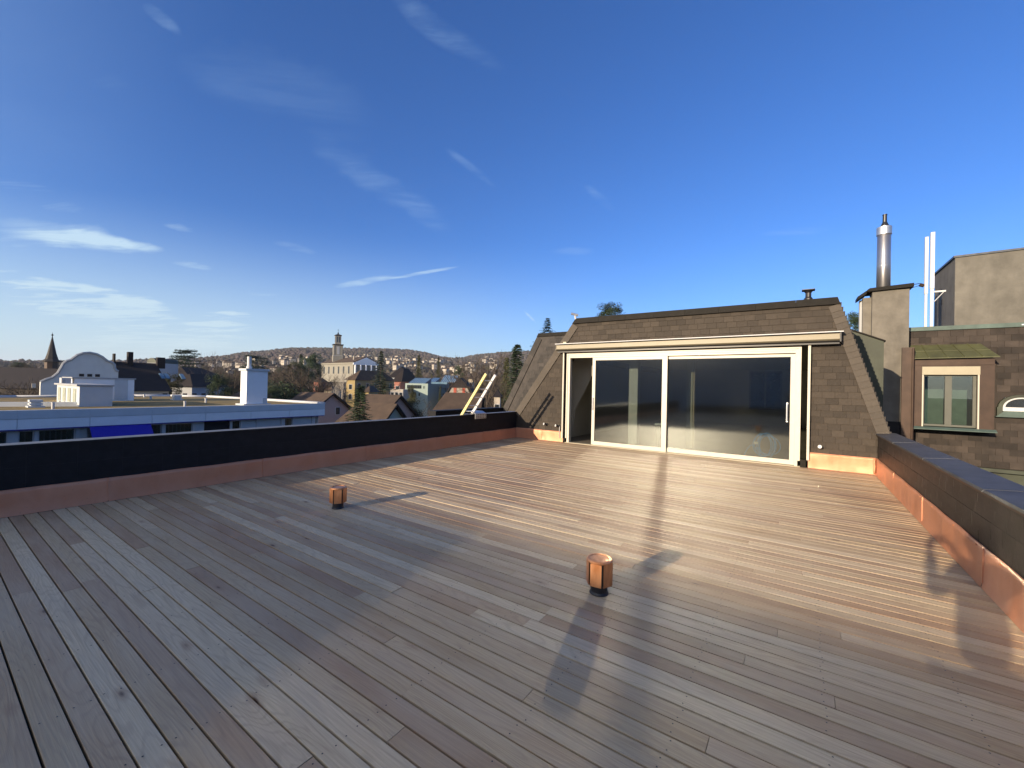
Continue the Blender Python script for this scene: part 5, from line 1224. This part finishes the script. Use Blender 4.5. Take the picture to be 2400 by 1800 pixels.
for nm, sd_, ly, rx, mt in (('cedar', 11, True, .50, 'needle_b'), ('round', 12, False, .40, 'needle'), ('olive', 13, False, .36, 'leaf_o'), ('pine', 14, True, .62, 'needle_b')):
    a, b = round_mesh(sd_, ly, rx, 17000 if ly else 12000, .12 if nm in ('cedar',) else .3); KIND[nm] = (a.mesh('trunk', M['bark']), b.mesh('crown', M[mt]))
for nm, sd_, kw, mt, mc in (('bare1', 21, dict(), 'twig', 'twig'), ('bare2', 22, dict(spread=.45, up=.35), 'twig', 'twig'), ('bare3', 23, dict(spread=.7, up=.15, depth=6), 'twig', 'twig'), ('birch', 24, dict(spread=.5, up=.2, first=.38, r0=.016, decay=.68), 'bark_pale', 'bark_pale'), ('plane', 25, dict(spread=.75, up=.2, first=.35, r0=.016), 'bark_pale', 'twig')):
    a, b = limb_mesh(sd_, **kw); KIND[nm] = (a.mesh('trunk', M[mt]), b.mesh('crown', M[mc]))
def tree(kind, px, ytop, depth, ybase=None, label='', wide=1., group=None, name=None, base_z=None, crown_h=None, wpx=None):
    top = at(px, ytop, depth); bz = terr(top[0], top[1]) if base_z is None else base_z
    if ybase is not None: bz = at(px, ybase, depth)[2]
    H = top[2]-bz
    if wpx: wide = (wpx*depth/FPX)/(dict(fir1=.44, fir2=.54, fir3=.34, column=.24, cedar=1., round=.8, olive=.72).get(kind, .9)*(crown_h or H))
    t = thing(name or ('bare_tree' if kind in ('bare1', 'bare2', 'bare3', 'birch', 'plane') else 'evergreen_tree'), label, 'tree', (top[0], top[1], bz), group)
    a = rnd.uniform(0, 6.28)
    for nm, me in (('trunk', KIND[kind][0]), ('crown', KIND[kind][1])):
        if crown_h and nm == 'crown': place(nm, me, (top[0], top[1], top[2]-crown_h), t, scale=(crown_h*wide, crown_h*wide, crown_h), rotz=a)
        elif crown_h: place(nm, trunkm, (top[0], top[1], bz), t, scale=(H*.5, H*.5, H), rotz=a)
        else: place(nm, me, (top[0], top[1], bz), t, scale=(H*wide, H*wide, H), rotz=a)
    return t
# named, near to far
tree('fir1', 845, 903, 40, label='dark green fir standing in front of the brown roofs, in the middle', crown_h=7, wpx=125)
tree('fir2', 893, 822, 88, label='tallest dark fir, right of the yellow house', crown_h=12, wpx=85)
tree('birch', 799, 858, 74, label='bare tree with pale trunk and white branches below the church', wpx=48)
tree('bare2', 765, 872, 95, label='fine bare brown tree just left of the pale bare tree', wide=1.1)
tree('bare1', 740, 880, 110, label='bare brown tree left of the church, above the hip-roofed house', wide=1.0)
tree('cedar', 436, 820, 105, label='big layered cedar left of the pale plane trees', crown_h=7, wpx=64)
tree('plane', 484, 822, 110, label='pale-trunked bare plane tree just right of the cedar', wpx=62)
tree('plane', 512, 820, 118, label='second pale bare plane tree, farther right of the cedar', wpx=66)
tree('round', 512, 880, 62, label='dark rounded evergreen left of the white chimney, behind the mossy roof', crown_h=5, wpx=56)
tree('olive', 402, 878, 66, label='dark olive shrub-like tree behind the brown roofed house', crown_h=5, wpx=44)
tree('cedar', 598, 833, 150, label='flat topped dark cedar behind the white chimney', crown_h=9, wpx=56)
tree('round', 640, 905, 62, label='dark low evergreen just right of the white chimney', crown_h=4, wpx=40)
tree('column', 706, 830, 170, label='narrow dark column tree left of the church tower', crown_h=12, wpx=20)
tree('round', 733, 832, 165, label='broad dark green tree touching the left side of the church', crown_h=12, wpx=52)
tree('olive', 690, 850, 160, label='olive tinted conifer left of the narrow column tree', crown_h=11, wpx=34)
tree('bare3', 655, 838, 165, label='broad bare brown tree left of the church conifers', wide=1.3)
tree('bare1', 628, 860, 130, label='bare brown tree above the white chimney cap', wide=1.2)
tree('bare2', 560, 850, 140, label='dense bare tree between plane trees and white chimney', wide=1.3)
tree('fir3', 982, 832, 170, label='tall olive brown conifer above the modern building', crown_h=15, wpx=30)
tree('fir3', 1028, 838, 180, label='slimmer olive conifer right of the tall one above the glass roofs', crown_h=12, wpx=22)
tree('bare2', 997, 855, 140, label='pale bare tree behind the modern building', wide=.9)
tree('round', 1076, 858, 135, label='small dark rounded tree behind the steep white house', crown_h=6, wpx=26)
tree('bare1', 1108, 845, 120, label='bare tree just left of the ladder top', wide=1.0)
tree('bare1', 1144, 818, 110, label='tall bare tree whose top rises over the hill right of the ladder', wide=.9)
tree('bare3', 1170, 865, 70, label='bare bushy tree right of the white ladder rail', wide=1.1)
tree('bare2', 1150, 880, 58, label='low bare thicket tree behind the ladder', wide=1.2)
tree('column', 1212, 808, 75, label='tall dark spiky conifer left of the weathered mansard roof', crown_h=12, wpx=62)
tree('fir3', 1188, 838, 82, label='yellowish green conifer left of the dark spiky one', crown_h=11, wpx=52)
tree('fir2', 1283, 745, 60, label='bluish spruce top rising over the weathered mansard roof', crown_h=6, wpx=95)
tree('round', 1434, 713, 70, label='dark round pine top peeping over the penthouse roof', crown_h=5, wpx=72)
tree('round', 2003, 735, 48, label='leafy tree top between the penthouse slope and the chimney', crown_h=4, wpx=60)
tree('bare2', 2142, 748, 40, label='bare tree top between the chimney and the antennas', wide=.8)
tree('olive', 965, 935, 62, label='olive green garden tree between the gabled houses', crown_h=6, wpx=50)
tree('bare3', 948, 925, 75, label='bare garden tree left of the big hip-roofed house', wide=1.2)
tree('bare1', 80, 843, 150, label='bare tree top behind the long roof at the far left', wide=1.0)
tree('round', 45, 850, 170, label='low dark evergreen top behind the long roof at the far left', crown_h=6, wpx=40)
tree('bare2', 8, 846, 130, label='bare tree top at the left edge of the picture', wide=1.2)
tree('plane', 20, 880, 60, label='bare tree in front of the dark long roof', wide=1.0)
tree('bare3', 12, 905, 50, label='low bare tree at the left edge, in front of the long roof', wide=1.2)
tree('bare1', 76, 890, 58, label='bare tree in front of the long roof, below the spire', wide=1.2)
tree('olive', 965, 905, 100, label='small tree against the mint modern building', crown_h=5, wpx=22)
tree('fir3', 1032, 905, 95, label='small cypress in front of the blue grey wing', crown_h=5, wpx=14)
# woods of the gardens and parks: many alike, grouped
kinds = ['bare1', 'bare2', 'bare3', 'bare1', 'bare3', 'bare2', 'olive', 'fir3', 'round', 'bare2']
LAB = {'bare': 'bare brown tree in the wooded gardens between the near roofs and the hill', 'olive': 'olive evergreen in the wooded gardens between the near roofs and the hill',
       'fir3': 'slender conifer in the wooded gardens between the near roofs and the hill', 'round': 'dark evergreen in the wooded gardens between the near roofs and the hill'}
def hill_y(px): return float(np.interp(px, [p[0] for p in HILL], [p[1] for p in HILL]))
for i in range(470):
    px = rnd.choice([rnd.uniform(300, 1250), rnd.uniform(440, 740), rnd.uniform(1000, 1240)]); depth = rnd.choice([95, 120, 150, 190, 240, 300, 370, 440])*rnd.uniform(.9, 1.1)
    if px < 430 and depth < 180: continue
    if 735 < px < 880 and depth < 290: 
        if not (depth > 150 and px < 750): continue
    if 935 < px < 1110 and depth < 150: continue
    if depth < 110 and (px > 800): continue
    if 935 < px < 1110 and depth > 150: depth = max(depth, 190)
    k = rnd.choice(kinds if not (380 < px < 760 and depth < 170) else kinds+['round', 'olive', 'round', 'fir3']); top = at(px, 870, depth); g = terr(top[0], top[1]); H = rnd.uniform(9, 16)*(1.15 if k.startswith('bare') else .95)
    if k == 'fir3': H *= 1.15
    yt = CY  # height limited so that the hill stays visible
    lim = at(px, hill_y(px)+rnd.uniform(10, 30), depth)[2]
    H = min(H, max(5, lim-g))
    t = thing('bare_tree' if k.startswith('bare') else 'evergreen_tree', LAB['bare' if k.startswith('bare') else k], 'tree', (top[0], top[1], g), ('bare' if k.startswith('bare') else 'evergreen')+' trees of the wooded gardens')
    a = rnd.uniform(0, 6.28); w = rnd.uniform(.9, 1.4)
    for nm, me in (('trunk', KIND[k][0]), ('crown', KIND[k][1])): place(nm, me, (top[0], top[1], g), t, scale=(H*w, H*w, H), rotz=a)
# undergrowth that hides the ground between them
m = MB()
for i in range(9000):
    px = rnd.uniform(-100, 1300); depth = 60*math.exp(rnd.uniform(0, 2.0)); p = at(px, 900, depth); g = terr(p[0], p[1]); s = rnd.uniform(.8, 2.0)*(.5+depth/150); c = np.array([p[0]+rnd.uniform(-3, 3), p[1]+rnd.uniform(-3, 3), g+rnd.uniform(0, 2.5)])
    m.quadpts([c+np.array([rnd.uniform(-s, s), rnd.uniform(-s, s), 0]), c+np.array([rnd.uniform(-s, s), rnd.uniform(-s, s), rnd.uniform(.3, 1)*s]), c+np.array([rnd.uniform(-s, s), rnd.uniform(-s, s), rnd.uniform(-.2, .8)*s])])
tag(stuff(m.build('undergrowth', M['twig'])), 'brown winter undergrowth and hedges between the houses', 'undergrowth')

# ------------------------------------------------------------------ wooded hill: crowns by the thousand, one mass
def m_wood():
    m = bpy.data.materials.new('hill_wood'); m.use_nodes = True; T = NT(m.node_tree); b = T.n['Principled BSDF']
    P = T.node('ShaderNodeNewGeometry').outputs['Position']
    a = T.noise(P, .006, 4, .6); c = T.noise(P, .05, 3, .7)
    col = T.mixc(T.rng(a, .42, .62), (.082, .064, .060), (.058, .052, .042)); col = T.mixc(T.rng(c, .5, .65, 0, .7), col, (.045, .05, .03))
    T.put(b.inputs['Base Color'], col); b.inputs['Roughness'].default_value = 1; b.inputs['Specular IOR Level'].default_value = 0
    return m
M['wood'] = m_wood()
m = MB(); rr = np.random.RandomState(3)
az0, az1 = -1.62, .25
cnt = 0
VV = []; FF = []
for i in range(17000):
    az = rr.uniform(az0, az1); r = 330+1480*rr.rand()**.75
    if r < 900 and rr.rand() < .35: continue
    x, y = r*math.sin(az), r*math.cos(az); g = terr(x, y); s = rr.uniform(3.5, 7.5)*(.75+r/3500); h = s*rr.uniform(.9, 1.5) if r < RH-120 else s*rr.uniform(.6, 1.0)
    i0 = len(VV); tz = g+h
    a = rr.uniform(0, 6.28)
    for k in range(5):
        q = a+k*1.2566; w = s*rr.uniform(.7, 1.2); VV.append((x+w*math.cos(q), y+w*math.sin(q), g+h*rr.uniform(.0, .3)))
    for k in range(5):
        q = a+.6+k*1.2566; w = s*rr.uniform(.45, .85); VV.append((x+w*math.cos(q), y+w*math.sin(q), g+h*rr.uniform(.55, .85)))
    VV.append((x+rr.uniform(-1, 1), y+rr.uniform(-1, 1), tz))
    for k in range(5):
        k2 = (k+1) % 5; FF += [(i0+k, i0+k2, i0+5+k), (i0+k2, i0+5+k2, i0+5+k), (i0+5+k, i0+5+k2, i0+10)]
me = bpy.data.meshes.new('hill_wood'); me.from_pydata(VV, [], FF); me.materials.append(M['wood'])
o = bpy.data.objects.new('hill_wood', me); COL.objects.link(o)
tag(stuff(o), 'leafless brown wood covering the hill on the horizon', 'wood')

# hillside houses, small and pale
hm = []
for s_ in range(4):
    w, d, h, r_ = ((9, 8, 6, 3), (13, 8, 6.5, 3), (10, 9, 8, 2.5), (8, 8, 5.5, 3.5))[s_]
    m = MB(); m.box((-w/2, -d/2, -4), (w/2, d/2, h), 0); m.prism([(-w/2-.4, -d/2-.4, h), (-w/2-.4, 0, h+r_), (-w/2-.4, d/2+.4, h)], (w+.8, 0, 0), 1)
    for x in (-w*.3, 0, w*.3):
        for z in (1.2, 4): m.box((x-.5, -d/2-.06, z), (x+.5, -d/2-.01, z+1.3), 2); 
    for y in (-d*.22, d*.22):
        for z in (1.2, 4): m.box((w/2+.01, y-.5, z), (w/2+.06, y+.5, z+1.3), 2)
    hm.append(m.mesh('hillside_house', [M['wall_far'], M['roof_tile'], M['win_far']]))
nh = 0
clusters = [(560, 60, 845, 860, 26), (700, 60, 835, 850, 36), (835, 45, 832, 840, 18), (905, 30, 836, 850, 12), (945, 20, 838, 860, 34), (1000, 40, 842, 862, 14), (1040, 25, 842, 850, 8), (1085, 30, 850, 868, 16), (1150, 25, 836, 862, 14), (460, 50, 848, 860, 14), (1060, 30, 866, 886, 10), (600, 70, 862, 878, 14)]
for cx_, wpx, y0, y1, n in clusters:
    for i in range(n):
        px = cx_+rnd.uniform(-wpx, wpx); py = rnd.uniform(y0, y1)
        d = ray(px, py); best = None
        for r in np.arange(300, 1600, 12.):
            P_ = CAM+d*(r/math.hypot(d[0], d[1]))
            if P_[2] <= terr(P_[0], P_[1])+7: best = P_; break
        if best is None: continue
        o = bpy.data.objects.new('hillside_house', rnd.choice(hm)); COL.objects.link(o)
        sc_ = rnd.uniform(.5, .9); o.scale = (sc_, sc_, sc_)
        o.location = (best[0], best[1], terr(best[0], best[1])+4.5); o.rotation_euler = (0, 0, rnd.uniform(-.5, .9))
        tag(o, 'small pale house with brown roof scattered on the wooded hillside', 'house', 'pale houses scattered on the hillside'); nh += 1
print('hill houses', nh)

# thin winter haze over the valley
_tz = [v.co.z for v in bpy.data.meshes['terrain'].vertices]; hzb = MB().box((-8300, -8300, min(_tz)-1), (8300, 8300, max(_tz)+16)).build('haze', []); stuff(hzb)
hm_ = bpy.data.materials.new('haze_air'); hm_.use_nodes = True; T = NT(hm_.node_tree)
for n in list(T.n): T.n.remove(n)
_out = T.node('ShaderNodeOutputMaterial'); _v = T.node('ShaderNodeVolumePrincipled'); _v.inputs['Color'].default_value = (.86, .91, 1, 1); _v.inputs['Density'].default_value = .00010; _v.inputs['Anisotropy'].default_value = .0
T.l.new(_v.outputs[0], _out.inputs['Volume']); hzb.data.materials.append(hm_)
S.cycles.volume_bounces = 0
for o in bpy.data.objects:
    if '_o' in o: del o['_o']
print('objects', len(bpy.data.objects), 'tris', sum(len(me.polygons)*me.users for me in bpy.data.meshes))
